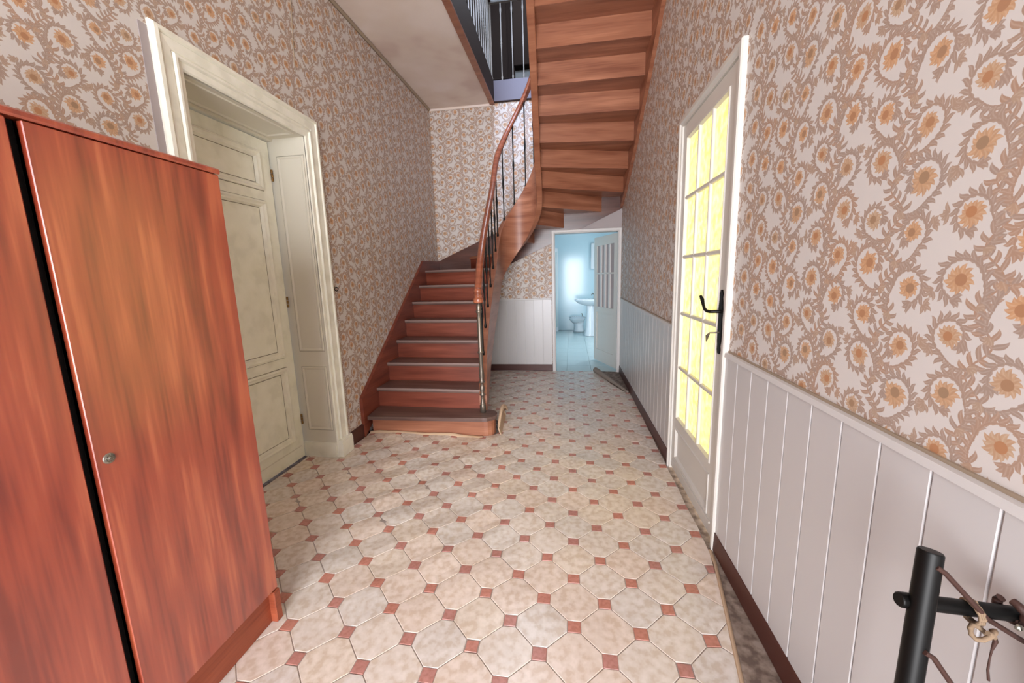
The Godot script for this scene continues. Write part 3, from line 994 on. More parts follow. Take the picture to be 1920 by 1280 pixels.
func door_glazed() -> void:
	var d := thing("door_2", "white door with fifteen yellow textured panes and a black iron lever, in the right wall", "door", Vector3(0.78, 0, -2.55), "structure")
	var F := func(u: float, v: float, o: float) -> Vector3:
		var z := D2A - u
		return Vector3(xr(z) - o, v, z)
	var W := D2A - D2B
	var prof := [[0.0, 0.0], [0.0, 0.022], [0.006, 0.028], [0.026, 0.028], [0.034, 0.018], [0.046, 0.014], [0.046, -0.05]]
	for s: int in [1, 2, 3]:
		var st := begin()
		frame_ring(st, F, -0.035, -0.3, W + 0.035, D2T + 0.035, prof, [s])
		part("frame", st, M.white_paint, d)
	# leaf, its face 6 mm inside the wall
	var o1 := 0.004
	var L := func(u: float, v: float, o: float) -> Vector3: return F.call(u, v, o1 + o)
	var g0 := D2A + 2.214
	var g1 := D2A + 2.918
	g0 = 2.214 + D2A
	g1 = 2.918 + D2A
	var yb := 0.425
	var yt := 2.375
	var a := 0.014
	var b := W - 0.014
	for u: Array in [[a, g0], [g1, b]]:
		var st := begin()
		plate(st, L, u[0], 0.015, u[1], D2T - 0.016, -0.04, 0.0)
		part("stile", st, M.white_paint, d)
	for v: Array in [[0.015, 0.115], [yb - 0.07, yb], [yt, D2T - 0.016]]:
		var st := begin()
		plate(st, L, g0, v[0], g1, v[1], -0.04, 0.0)
		part("rail", st, M.white_paint, d)
	var pn := begin()
	plate(pn, L, g0, 0.115, g1, yb - 0.07, -0.03, -0.012)
	part("panel", pn, M.white_paint, d)
	var small := [[-0.004, 0.0], [0.0, 0.006], [0.012, 0.004], [0.022, -0.012]]
	pn = begin()
	frame_ring(pn, L, g0, 0.115, g1, yb - 0.07, small)
	part("panel_moulding", pn, M.white_paint, d)
	pn = begin()
	plate(pn, L, a + 0.06, 0.085, b - 0.05, 0.098, 0.0, 0.008)
	part("weather_bar", pn, M.white_paint, d)
	pn = begin()
	frame_ring(pn, L, g0, yb, g1, yt, [[-0.004, 0.0], [0.0, 0.006], [0.010, 0.004], [0.018, -0.016]])
	part("glazing_bead", pn, M.white_paint, d)
	var cw := (g1 - g0) / 3.0
	var rh := (yt - yb) / 5.0
	var bar := [[-0.014, -0.02], [-0.012, -0.004], [-0.004, 0.002], [0.004, 0.002], [0.012, -0.004], [0.014, -0.02]]
	for k: int in [1, 2]:
		var st := begin()
		var rings := []
		for v: float in [yb, yt]:
			var ring := []
			for q: Array in bar: ring.append(L.call(g0 + cw * k + q[0], v, q[1]))
			rings.append(ring)
		skin(st, rings)
		part("mullion", st, M.white_paint, d)
	for k: int in [1, 2, 3, 4]:
		var st := begin()
		var rings := []
		for u: float in [g0, g1]:
			var ring := []
			for q: Array in bar: ring.append(L.call(u, yb + rh * k + q[0], q[1] * 0.98 - 0.0003))
			rings.append(ring)
		skin(st, rings)
		part("glazing_bar", st, M.white_paint, d)
	for i in 3:
		for j in 5:
			var st := begin()
			plate(st, L, g0 + cw * i + 0.001, yb + rh * j + 0.001, g0 + cw * (i + 1) - 0.001, yb + rh * (j + 1) - 0.001, -0.020, -0.016)
			part("pane", st, M.yellow_glass, d)
	# black iron lever set on a long shaped plate
	var hu := 2.168 + D2A
	var st3 := begin()
	var outline := [[0.012, 1.065], [0.02, 1.085], [0.013, 1.105], [0.022, 1.13], [0.024, 1.2], [0.02, 1.25], [0.026, 1.30], [0.02, 1.34], [0.013, 1.36], [0.02, 1.378], [0.008, 1.40]]
	var r0 := []
	var r1 := []
	for q: Array in outline:
		r0.append(L.call(hu - q[0], q[1], 0.0))
		r1.append(L.call(hu - q[0], q[1], 0.006))
	for k in range(outline.size() - 1, -1, -1):
		r0.append(L.call(hu + outline[k][0], outline[k][1], 0.0))
		r1.append(L.call(hu + outline[k][0], outline[k][1], 0.006))
	skin(st3, [r0, r1])
	var lever_plate := part("lever_plate", st3, M.iron, d, "black iron lever plate")
	st3 = begin()
	var path := []
	var rad := []
	for q: Array in [[0.0, 1.288, 0.0], [0.0, 1.288, 0.045], [0.012, 1.287, 0.056], [0.035, 1.288, 0.06], [0.065, 1.296, 0.062], [0.09, 1.318, 0.062], [0.104, 1.345, 0.064], [0.116, 1.365, 0.07]]:
		path.append(L.call(hu + q[0], q[1], q[2]))
	rad = [0.009, 0.009, 0.009, 0.0085, 0.008, 0.0085, 0.0105, 0.007]
	tube(st3, path, rad, 8)
	part("lever", st3, M.iron, d, "curling black iron lever")
	st3 = begin()
	var key := [L.call(hu + 0.0, 1.178, 0.006), L.call(hu + 0.004, 1.176, 0.05), L.call(hu + 0.02, 1.158, 0.056), L.call(hu + 0.036, 1.125, 0.054)]
	tube(st3, key, [0.004, 0.0045, 0.009, 0.003], 7)
	part("key_tag", st3, M.newel_iron, d, "dark drop handle under the lever")


func door_bathroom() -> void:
	var d := thing("door_3", "narrow white door with upright bars, standing open into the blue bathroom", "door", Vector3(0.2, 0, BACK), "structure")
	var F := func(u: float, v: float, o: float) -> Vector3: return Vector3(u, v, BACK + o)
	var prof := [[0.0, 0.0], [0.0, 0.034], [0.006, 0.042], [0.034, 0.042], [0.044, 0.034], [0.05, 0.032], [0.05, -0.13]]
	for s: int in [1, 2, 3]:
		var st := begin()
		frame_ring(st, F, -0.288, -0.3, 0.738, 2.155, prof, [s])
		part("frame", st, M.cladding_joint, d)
	# leaf: local u from the hinge, o towards the hall side
	var hinge := Vector3(0.685, 0, BACK - 0.06)
	var free := Vector3(0.395, 0, -6.93)
	var dir := (free - hinge).normalized()
	var nrm := Vector3(dir.z, 0, -dir.x)
	if nrm.z < 0.0: nrm = -nrm
	var L := func(u: float, v: float, o: float) -> Vector3: return hinge + dir * u + nrm * o + Vector3(0, v, 0)
	var w := hinge.distance_to(free)
	var sw := 0.10
	for u: Array in [[0.0, sw], [w - sw, w]]:
		var st := begin()
		plate(st, L, u[0], 0.02, u[1], 2.09, -0.038, 0.0)
		part("stile", st, M.white_paint, d)
	for v: Array in [[0.02, 0.22], [0.86, 0.95], [1.95, 2.09]]:
		var st := begin()
		plate(st, L, sw, v[0], w - sw, v[1], -0.038, 0.0)
		part("rail", st, M.white_paint, d)
	var st2 := begin()
	plate(st2, L, sw, 0.22, w - sw, 0.86, -0.028, -0.012)
	part("panel", st2, M.white_paint, d)
	st2 = begin()
	plate(st2, L, sw, 0.95, w - sw, 1.95, -0.026, -0.016)
	part("panel", st2, M.lilac_paint, d, "dusky upper panel behind the bars")
	for k in 3:
		var u := sw + (w - 2.0 * sw) * (k + 1) / 4.0
		st2 = begin()
		plate(st2, L, u - 0.024, 0.95, u + 0.024, 1.95, -0.016, 0.004)
		part("upright_bar", st2, M.cladding_joint, d)
	st2 = begin()
	plate(st2, L, sw, 1.49, w - sw, 1.515, -0.016, 0.006)
	part("cross_bar", st2, M.white_paint, d)


# ------------------------------------------------------------------ the staircase
var sp_pts := []      # plan of the inner string (Vector2 x, z), densely
var sp_len := []
var sp_h := []        # nosing height along it
var sp_m := []        # its slope
var inner_s := []     # length along the string of each riser

func near_s(x: float, z: float) -> float:
	var best := 0
	for i in sp_pts.size():
		if sp_pts[i].distance_to(Vector2(x, z)) < sp_pts[best].distance_to(Vector2(x, z)): best = i
	return sp_len[best]

func at_s(s: float) -> int:
	var i: int = clampi(int(s / sp_len[-1] * (sp_len.size() - 1)), 0, sp_len.size() - 1)
	while i > 0 and sp_len[i] > s: i -= 1
	while i < sp_len.size() - 1 and sp_len[i] < s: i += 1
	return i

func side_of(i: int) -> Vector2:
	# unit vector to the outside of the bend (towards the treads)
	var t: Vector2 = (sp_pts[mini(i + 2, sp_pts.size() - 1)] - sp_pts[maxi(i - 2, 0)]).normalized()
	return Vector2(t.y, -t.x)

const STH := 0.035

func string_plan() -> void:
	var cv := Curve2D.new()
	var c := Vector2(-0.668, -5.2)
	var R := 0.28
	var ctl := [Vector2(-0.860, -3.625), Vector2(-0.885, -3.85), Vector2(-0.925, -4.25), Vector2(-0.945, -4.65), Vector2(-0.948, -4.95)]
	for k in 9:
		var th := PI * k / 8.0
		ctl.append(c + Vector2(-cos(th), -sin(th)) * R)
	ctl.append_array([Vector2(-0.385, -4.93), Vector2(-0.367, -4.5), Vector2(-0.345, -4.0), Vector2(-0.325, -3.5)])
	for i in ctl.size():
		var a: Vector2 = ctl[maxi(i - 1, 0)]
		var b: Vector2 = ctl[mini(i + 1, ctl.size() - 1)]
		var p: Vector2 = ctl[i]
		var t := (b - a).normalized()
		cv.add_point(p, -t * p.distance_to(a) / 3.0, t * p.distance_to(b) / 3.0)
	cv.bake_interval = 0.01
	var n := 260
	var L := cv.get_baked_length()
	for i in n + 1:
		sp_pts.append(cv.sample_baked(L * i / n, true))
		sp_len.append(L * i / n)
	var B := func(th: float) -> Vector2: return c + Vector2(-cos(deg_to_rad(th)), -sin(deg_to_rad(th))) * R
	var where := [Vector2(-0.85, -3.40), Vector2(-0.87, -3.675), Vector2(-0.9, -3.955), Vector2(-0.92, -4.23), Vector2(-0.94, -4.49), Vector2(-0.945, -4.73), Vector2(-0.948, -4.95), Vector2(-0.948, -5.13), B.call(24), B.call(58), B.call(90), B.call(119), B.call(147), Vector2(-0.39, -5.20), Vector2(-0.388, -5.03), Vector2(-0.38, -4.80), Vector2(-0.37, -4.59), Vector2(-0.36, -4.35), Vector2(-0.35, -4.09), Vector2(-0.34, -3.83), Vector2(-0.327, -3.56)]
	for p: Vector2 in where: inner_s.append(near_s(p.x, p.y))
	inner_s[0] = -0.22
	# nosing height, smoothed
	var raw := []
	for i in n + 1:
		var s: float = sp_len[i]
		var k := 0
		while k < 19 and inner_s[k + 1] < s: k += 1
		raw.append((k + 1 + clampf((s - inner_s[k]) / (inner_s[k + 1] - inner_s[k]), -1.0, 1.3)) * RISE)
	for pass_ in 3:
		var out := []
		for i in n + 1:
			var a := 0.0
			var w := 0
			var r := mini(14, mini(i, n - i))
			for j in range(i - r, i + r + 1):
				a += raw[j]
				w += 1
			out.append(a / w)
		raw = out
	sp_h = raw
	for i in n + 1:
		var a := maxi(i - 3, 0)
		var b := mini(i + 3, n)
		sp_m.append((raw[b] - raw[a]) / (sp_len[b] - sp_len[a]))

func wall_pt(n: int) -> Vector2:
	# where riser n meets the wall string
	if n <= 8:
		var z := -3.41 - 0.285 * (n - 1)
		return Vector2(xl(z) + 0.03, z)
	if n == 9: return Vector2(-1.545, BACK + 0.03)
	if n == 10: return Vector2(-1.03, BACK + 0.03)
	if n == 11: return Vector2(-0.56, BACK + 0.03)
	if n == 12: return Vector2(-0.117, BACK + 0.03)
	if n == 13: return Vector2(0.431, BACK + 0.03)
	var zz: float = [-5.80, -5.38, -4.97, -4.64, -4.36, -4.09, -3.82, -3.56][n - 14]
	return Vector2(xr(zz) - 0.03, zz)

func wall_nose(x: float, z: float, side: int) -> float:
	# nosing height along the wall strings
	var prev := 0.0
	if side == 0: return RISE + (-3.38 - z) * RISE / 0.285
	for n in range(9, 21):
		pass
	if side == 1:
		var xs := [-2.05, -1.545, -1.03, -0.56, -0.117, 0.431, 0.9]
		for k in 6:
			if x <= xs[k + 1] or k == 5: return (8.0 + k + (x - xs[k]) / (xs[k + 1] - xs[k])) * RISE
	return 0.0

func staircase() -> void:
	string_plan()
	var bend0: float = inner_s[6]
	var bend1: float = inner_s[12]
	var o := thing("staircase", "winding brown wooden staircase with iron balusters, rising along the left wall and back overhead", "staircase", Vector3(-1.4, 0, -3.5))
	# treads and risers
	for n in range(1, 21):
		var i0 := at_s(maxf(inner_s[n - 1], 0.0))
		var i1 := at_s(inner_s[n])
		var poly := PackedVector2Array()
		var wa := wall_pt(n)
		var wb := wall_pt(n + 1)
		if n == 1:
			poly = PackedVector2Array([Vector2(-1.955, -3.375), Vector2(-1.5, -3.385), Vector2(-0.86, -3.405)])
			for k in 9:
				var a := -PI / 2.0 + PI * k / 8.0
				poly.append(Vector2(-0.83 + 0.125 * cos(a), -3.53 - 0.125 * sin(a)))
			poly.append_array([Vector2(-0.87, -3.68), Vector2(wb.x, -3.70)])
		else:
			var pin: Vector2 = sp_pts[i0] + side_of(i0) * 0.02
			var front := (wa - pin).normalized()
			var go := Vector2(front.y, -front.x)
			var mid_next: Vector2 = (wb + sp_pts[i1]) / 2.0
			if go.dot(mid_next - (wa + pin) / 2.0) > 0.0: go = -go
			var lead := go * 0.03
			if n == 9 or n == 14: lead = go * 0.02
			poly.append(wa + lead)
			poly.append(pin + lead)
			for i in range(i0 + 2, i1 - 1, 4): poly.append(sp_pts[i] + side_of(i) * 0.02)
			poly.append(sp_pts[i1] + side_of(i1) * 0.02)
			poly.append(wb)
			if n == 8: poly.append(Vector2(xl(BACK) + 0.03, BACK + 0.03))
			if n == 13: poly.append(Vector2(xr(BACK) - 0.03, BACK + 0.03))
		var st := begin()
		slab(st, poly, n * RISE, 0.035, 0.006 if n < 9 else 0.0)
		var tread := part("tread", st, M.tread_wood if n < 9 else M.stair_wood, o)
		if n > 1 and n < 9:
			# pale worn front edge
			var e0 := poly[0]
			var e1 := poly[1]
			var back := (Vector2(0, -1)) * 0.012
			var q := []
			for h: float in [n * RISE - 0.020, n * RISE + 0.0012]:
				for p: Vector2 in [e0 - back * 0.15, e1 - back * 0.15, e1 + back, e0 + back]: q.append(Vector3(p.x, h, p.y))
			st = begin()
			hexa(st, q)
			part("nosing", st, M.worn_wood, tread, "pale worn front edge")
	for n in range(1, 22):
		var st := begin()
		if n == 1:
			var a := PackedVector2Array([Vector2(-1.95, -3.455), Vector2(-0.86, -3.465)])
			for k in 9:
				var t := -PI / 2.0 + PI * k / 8.0
				a.append(Vector2(-0.825 + 0.095 * cos(t), -3.56 - 0.095 * sin(t)))
			a.append(Vector2(-0.87, -3.68))
			a.append(Vector2(-1.95, -3.68))
			slab(st, a, RISE - 0.035, RISE - 0.035, 0.0)
			part("riser", st, M.stair_wood, o)
			continue
		var i0 := at_s(inner_s[n - 1])
		var pin: Vector2 = sp_pts[i0] + side_of(i0) * 0.015
		var wa := wall_pt(n)
		var f := (wa - pin).normalized()
		var go := Vector2(-f.y, f.x)
		var ahead: Vector2 = wall_pt(mini(n + 1, 21)) + sp_pts[at_s(inner_s[mini(n, 20)])]
		var here: Vector2 = wa + pin
		if n == 21: go = Vector2(0, 1)
		elif go.dot(ahead - here) < 0.0: go = -go
		var b := go * 0.02
		var y0 := (n - 1) * RISE - 0.035
		var y1 := n * RISE - 0.0345
		var q := []
		for y: float in [y0, y1]:
			for p: Vector2 in [pin, wa, wa + b, pin + b]: q.append(Vector3(p.x, y, p.y))
		hexa(st, q)
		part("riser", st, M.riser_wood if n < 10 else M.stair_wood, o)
	# inner string: a ribbon that follows the bend
	var faces := [[], [], [], []]
	var st2 := begin()
	var N := sp_pts.size()
	for i in N:
		var f := sqrt(1.0 + sp_m[i] * sp_m[i])
		var p: Vector2 = sp_pts[i]
		var s := side_of(i) * STH
		var t: float = sp_h[i] + 0.20 * f
		var b: float = maxf(sp_h[i] - 0.215 * f, 0.0 if sp_len[i] < 0.1 else 0.0)
		if sp_len[i] < 0.25: t = minf(t, RISE + 0.16 + sp_len[i] * 1.9)
		var a0 := Vector3(p.x + s.x, t - 0.008, p.y + s.y)
		var a1 := Vector3(p.x + s.x * 0.75, t, p.y + s.y * 0.75)
		var a2 := Vector3(p.x - s.x * 0.75, t, p.y - s.y * 0.75)
		var a3 := Vector3(p.x - s.x, t - 0.008, p.y - s.y)
		var b3 := Vector3(p.x - s.x, b + 0.008, p.y - s.y)
		var b2 := Vector3(p.x - s.x * 0.75, b, p.y - s.y * 0.75)
		var b1 := Vector3(p.x + s.x * 0.75, b, p.y + s.y * 0.75)
		var b0 := Vector3(p.x + s.x, b + 0.008, p.y + s.y)
		faces[0].append([a0, b0, Vector3(s.x, 0, s.y)])
		faces[1].append([a3, b3, Vector3(-s.x, 0, -s.y)])
		var run2: Vector2 = Vector2(-s.y, s.x).normalized() * sp_m[i]
		var upn := Vector3(-run2.x, 1.0, -run2.y).normalized()
		faces[2].append([a1, a2, upn, a0, a3])
		faces[3].append([b1, b2, -upn, b0, b3])
	for f in 4:
		for i in N - 1:
			var u: Array = faces[f][i]
			var v: Array = faces[f][i + 1]
			squad(st2, u[0], u[1], v[1], v[0], u[2], u[2], v[2], v[2])
			if f >= 2:
				squad(st2, u[3], u[0], v[0], v[3], u[2] + (u[3] - u[4]).normalized(), u[2], v[2], v[2] + (v[3] - v[4]).normalized())
				squad(st2, u[1], u[4], v[4], v[1], u[2], u[2] - (u[3] - u[4]).normalized(), v[2] - (v[3] - v[4]).normalized(), v[2])
	for e: int in [0, N - 1]:
		quad(st2, faces[0][e][0], faces[0][e][1], faces[1][e][1], faces[1][e][0], Vector3(0, 0, 1))
	part("inner_string", st2, M.stair_wood, o)
	# wall strings
	st2 = begin()
	var zA := -3.36
	var zB := -5.33
	var ya := RISE + 0.185
	hexa(st2, [Vector3(xl(zA), 0, zA), Vector3(xl(zA), ya, zA), Vector3(xl(zB), 1.745, zB), Vector3(xl(zB), 1.1, zB), Vector3(xl(zA) + 0.032, 0, zA), Vector3(xl(zA) + 0.032, ya, zA), Vector3(xl(zB) + 0.032, 1.745, zB), Vector3(xl(zB) + 0.032, 1.1, zB)])
	hexa(st2, [Vector3(xl(zB), 1.1, zB), Vector3(xl(zB), 1.745, zB), Vector3(xl(BACK), 1.76, BACK), Vector3(xl(BACK), 1.2, BACK), Vector3(xl(zB) + 0.032, 1.1, zB), Vector3(xl(zB) + 0.032, 1.745, zB), Vector3(xl(BACK) + 0.032, 1.76, BACK), Vector3(xl(BACK) + 0.032, 1.2, BACK)])
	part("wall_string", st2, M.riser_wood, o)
	st2 = begin()
	var sl := func(x: float) -> float: return lerpf(1.17, 2.43, (x + 2.08) / 2.84)
	var su := func(x: float) -> float: return lerpf(1.755, 2.95, (x + 2.08) / 2.84)
	for seg: Array in [[-2.08, -0.285, sl.call(-2.08), sl.call(-0.285)], [-0.285, 0.13, 2.15, 2.15], [0.13, 0.76, sl.call(0.13), sl.call(0.76)]]:
		var q := []
		for z: float in [BACK, BACK + 0.032]:
			q.append_array([Vector3(seg[0], seg[2], z), Vector3(seg[1], seg[3], z), Vector3(seg[1], su.call(seg[1]), z), Vector3(seg[0], su.call(seg[0]), z)])
		hexa(st2, q)
	part("wall_string", st2, M.string_wood, o)
	st2 = begin()
	var low := [[-6.09, 2.42], [-5.6, 2.585], [-5.06, 2.83], [-4.63, 3.07], [-4.2, 3.31], [-3.55, 3.72]]
	for k in 5:
		var q := []
		for dx: float in [0.0, 0.034]:
			for w: Array in [[k, 0.0], [k + 1, 0.0], [k + 1, 0.55], [k, 0.55]]:
				var z: float = low[w[0]][0]
				q.append(Vector3(xr(z) - dx, low[w[0]][1] + w[1], z))
		hexa(st2, q)
	part("wall_string", st2, M.stair_wood, o)
	# handrail
	var rail := []
	var ctrl := [[-3.58, 1.345], [-3.72, 1.46], [-3.9, 1.70]]
	st2 = begin()
	var start := at_s(0.01)
	var rings := []
	var keys := []
	for i in range(start, N - 1, 3):
		var f := sqrt(1.0 + sp_m[i] * sp_m[i])
		var y: float = sp_h[i] + 1.12 + 0.34 * smoothstep(bend0, bend1, sp_len[i])
		var s: float = sp_len[i]
		y = lerpf(1.44 + (s - 0.03) * 1.05, y, smoothstep(0.0, 0.42, s))
		keys.append([i, y])
	for pass_ in 4:
		var sm := []
		for k in keys.size(): sm.append((keys[maxi(k - 1, 0)][1] + keys[k][1] + keys[mini(k + 1, keys.size() - 1)][1]) / 3.0)
		for k in range(1, keys.size() - 1): keys[k][1] = sm[k]
	for k in keys.size():
		var i: int = keys[k][0]
		var p: Vector2 = sp_pts[i]
		var s := side_of(i)
		var dy: float = keys[mini(k + 1, keys.size() - 1)][1] - keys[maxi(k - 1, 0)][1]
		var dl: float = sp_len[keys[mini(k + 1, keys.size() - 1)][0]] - sp_len[keys[maxi(k - 1, 0)][0]]
		var along := Vector2(s.y, -s.x)
		var t2 := Vector2(-s.y, s.x)
		var tang := Vector3(t2.x * dl, dy, t2.y * dl).normalized()
		var S := Vector3(s.x, 0, s.y)
		var U := S.cross(tang).normalized()
		if U.y < 0.0: U = -U
		var ring := []
		for q: Array in [[-0.026, -0.022], [-0.03, -0.008], [-0.03, 0.006], [-0.022, 0.022], [-0.008, 0.029], [0.008, 0.029], [0.022, 0.022], [0.03, 0.006], [0.03, -0.008], [0.026, -0.022]]:
			ring.append(Vector3(p.x, keys[k][1], p.y) + S * q[0] + U * q[1])
		for j in ring.size(): ring[j] = Vector3(p.x, keys[k][1], p.y) + (ring[j] - Vector3(p.x, keys[k][1], p.y)) * 1.15
		if k == 0:
			for w: Array in [[Vector3(-0.853, 1.335, -3.572), 0.9], [Vector3(-0.854, 1.375, -3.585), 1.0]]:
				var first := []
				for j in ring.size(): first.append(w[0] + (ring[j] - Vector3(p.x, keys[k][1], p.y)) * w[1])
				rings.append(first)
		rings.append(ring)
	skin(st2, rings)
	part("handrail", st2, M.rail_wood, o)
	# turned end of the rail over the newel
	st2 = begin()
	var nb := Vector3(-0.853, RISE, -3.575)
	lathe(st2, [[0.0, 1.055], [0.04, 1.06], [0.047, 1.07], [0.048, 1.095], [0.042, 1.108], [0.034, 1.114], [0.034, 1.125], [0.039, 1.132], [0.039, 1.142], [0.034, 1.149], [0.034, 1.158], [0.039, 1.165], [0.038, 1.18], [0.028, 1.20], [0.0, 1.205]], nb, 18)
	part("rail_end", st2, M.rail_wood, o)
	# cast newel
	st2 = begin()
	lathe(st2, [[0.0, 0.0], [0.03, 0.0], [0.03, 0.07], [0.02, 0.078], [0.026, 0.088], [0.02, 0.098], [0.016, 0.13], [0.016, 0.16], [0.026, 0.172], [0.026, 0.18], [0.016, 0.192], [0.024, 0.225], [0.022, 0.25], [0.014, 0.285], [0.032, 0.30], [0.032, 0.308], [0.018, 0.32], [0.026, 0.36], [0.022, 0.41], [0.018, 0.47], [0.02, 0.58], [0.03, 0.59], [0.03, 0.597], [0.02, 0.606], [0.022, 0.75], [0.02, 0.92], [0.018, 0.96], [0.028, 0.975], [0.028, 0.99], [0.02, 1.0], [0.026, 1.02], [0.018, 1.045], [0.014, 1.06]], nb, 16)
	part("newel_post", st2, M.newel_iron, o)
	# balusters: two to a step on the string
	var marks := []
	for n in range(2, 21):
		var sa: float = inner_s[n - 1]
		var sb: float = inner_s[n]
		if n > 13:
			marks.append(lerpf(sa, sb, 0.25))
			marks.append(lerpf(sa, sb, 0.75))
		else:
			marks.append(lerpf(sa, sb, 0.5))
	for s: float in marks:
		if s < 0.05 or s > sp_len[-1] - 0.05: continue
		var i := at_s(s)
		var f := sqrt(1.0 + sp_m[i] * sp_m[i])
		var y1: float = sp_h[i] + 1.12 + 0.34 * smoothstep(bend0, bend1, sp_len[i])
		y1 = lerpf(1.44 + (s - 0.03) * 1.05, y1, smoothstep(0.0, 0.42, s)) - 0.02
		var y0: float = sp_h[i] + 0.20 * f - 0.006
		if s < 0.25: y0 = minf(y0, RISE + 0.16 + s * 1.9 - 0.006)
		var h := y1 - y0
		st2 = begin()
		lathe(st2, [[0.0, 0.0], [0.014, 0.0], [0.014, 0.03], [0.008, 0.045], [0.008, h * 0.42], [0.012, h * 0.46], [0.015, h * 0.5], [0.012, h * 0.54], [0.008, h * 0.58], [0.0085, h - 0.07], [0.014, h - 0.045], [0.014, h], [0.0, h]], Vector3(sp_pts[i].x, y0, sp_pts[i].y), 8)
		part("baluster", st2, M.iron, o)

func squad(st: SurfaceTool, a: Vector3, b: Vector3, c: Vector3, d: Vector3, na: Vector3, nb: Vector3, nc: Vector3, nd: Vector3) -> void:
	for f: Array in [[[a, na], [b, nb], [c, nc]], [[a, na], [c, nc], [d, nd]]]:
		var g: Vector3 = (f[1][0] - f[0][0]).cross(f[2][0] - f[0][0])
		if g.length_squared() < 1e-20: continue
		var order: Array = [0, 2, 1] if g.dot(f[0][1] + f[1][1] + f[2][1]) > 0.0 else [0, 1, 2]
		for k: int in order:
			st.set_normal(f[k][1].normalized())
			st.set_uv(Vector2.ZERO)
			st.add_vertex(f[k][0])


# ------------------------------------------------------------------ upper floor seen through the stairwell
func upstairs() -> void:
	var w0 := -1.125
	var w1 := -1.055
	# boarded edge of the stairwell
	var t := thing("trim_2", "brown boarded edge of the upper floor round the stairwell", "fascia", Vector3(-1.1, 4.0, -5), "structure")
	var st := begin()
	var zf := -3.45
	hexa(st, [Vector3(w0, yc(BACK) - 0.012, BACK), Vector3(w0 + 0.035, yc(BACK) - 0.012, BACK), Vector3(w1 + 0.035, yc(zf) - 0.012, zf), Vector3(w1, yc(zf) - 0.012, zf), Vector3(w0, UP, BACK), Vector3(w0 + 0.035, UP, BACK), Vector3(w1 + 0.035, UP, zf), Vector3(w1, UP, zf)])
	part("fascia_board", st, M.dark_wood, t)
	st = begin()
	hexa(st, [Vector3(w0 - 0.03, yc(BACK) - 0.022, BACK), Vector3(w0 + 0.04, yc(BACK) - 0.022, BACK), Vector3(w1 + 0.04, yc(zf) - 0.022, zf), Vector3(w1 - 0.03, yc(zf) - 0.022, zf), Vector3(w0 - 0.03, yc(BACK), BACK), Vector3(w0 + 0.04, yc(BACK), BACK), Vector3(w1 + 0.04, yc(zf), zf), Vector3(w1 - 0.03, yc(zf), zf)])
	part("edge_bead", st, M.stair_wood, t)
	st = begin()
	box(st, Vector3(w0 + 0.035, 4.0, BACK - 0.02), Vector3(0.80, UP, BACK + 0.012))
	part("fascia_board", st, M.lavender_paint, t, "greyish lavender board")
	st = begin()
	cbox(st, Vector3(w0 + 0.03, 3.985, BACK), Vector3(0.78, 4.002, BACK + 0.03), 0.004)
	part("edge_bead", st, M.dark_wood, t)
	# landing floor
	var lf := thing("floor_landing", "landing floor beyond the stairwell on the upper storey", "floor", Vector3(-0.7, 4.2, -7), "structure")
	st = begin()
	box(st, Vector3(-2.3, 4.02, -8.4), Vector3(0.95, UP - 0.004, BACK - 0.02))
	box(st, Vector3(-2.3, UP - 0.028, BACK - 0.02), Vector3(w0, UP - 0.004, FRONT))
	box(st, Vector3(w1 - 0.2, UP - 0.028, zf), Vector3(0.95, UP - 0.004, FRONT))
	part("floorboards", st, M.dark_wood, lf)
	# upper walls and roof
	var uw := thing("wall_upper", "grey plaster walls of the upper landing", "wall", Vector3(-0.7, 4.3, -8.3), "structure")
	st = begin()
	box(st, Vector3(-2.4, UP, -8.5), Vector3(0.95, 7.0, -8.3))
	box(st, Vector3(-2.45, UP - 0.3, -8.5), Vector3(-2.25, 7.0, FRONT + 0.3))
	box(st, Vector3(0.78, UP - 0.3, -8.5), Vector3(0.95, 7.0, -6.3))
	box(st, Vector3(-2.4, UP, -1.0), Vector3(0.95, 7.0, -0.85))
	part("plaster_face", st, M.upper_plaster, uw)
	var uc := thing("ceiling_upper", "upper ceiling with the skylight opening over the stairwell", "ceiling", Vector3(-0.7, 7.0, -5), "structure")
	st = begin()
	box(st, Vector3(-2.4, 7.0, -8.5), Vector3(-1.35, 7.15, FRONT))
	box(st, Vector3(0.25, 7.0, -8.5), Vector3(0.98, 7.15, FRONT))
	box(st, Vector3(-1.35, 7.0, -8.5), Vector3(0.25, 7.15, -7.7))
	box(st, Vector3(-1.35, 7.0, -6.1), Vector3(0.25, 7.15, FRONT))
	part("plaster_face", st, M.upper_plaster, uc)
	# dark door on the landing
	var d4 := thing("door_4", "dark brown door on the upper landing behind the balusters", "door", Vector3(-1.2, UP, -8.3), "structure")
	var F := func(u: float, v: float, o: float) -> Vector3: return Vector3(-1.62 + u, UP + v, -8.3 + o)
	st = begin()
	plate(st, F, -0.5, 0.0, 0.57, 2.65, 0.0, 0.03)
	part("leaf", st, M.landing_wood, d4)
	for r: Array in [[0.15, 0.85], [1.0, 2.4]]:
		st = begin()
		frame_ring(st, F, -0.38, r[0], 0.45, r[1], [[0.0, 0.03], [0.006, 0.042], [0.02, 0.04], [0.03, 0.031]])
		part("panel_moulding", st, M.landing_wood, d4)
	var bm := thing("trim_3", "dark beam across the upper landing wall", "beam", Vector3(-0.2, 5.5, -8.2), "structure")
	st = begin()
	cbox(st, Vector3(-1.05, 5.42, -8.3), Vector3(0.78, 7.0, -8.1), 0.01)
	part("beam_board", st, M.landing_wood, bm)
	# balustrade
	var o := thing("landing_balustrade", "upper landing balustrade of slim pale balusters round the stairwell", "balustrade", Vector3(-1.1, UP, BACK))
	var H := 1.0
	var spots := []
	var x := -0.965
	while x < 0.75:
		spots.append(Vector3(x, UP, BACK - 0.02))
		x += 0.157
	var z := -6.0
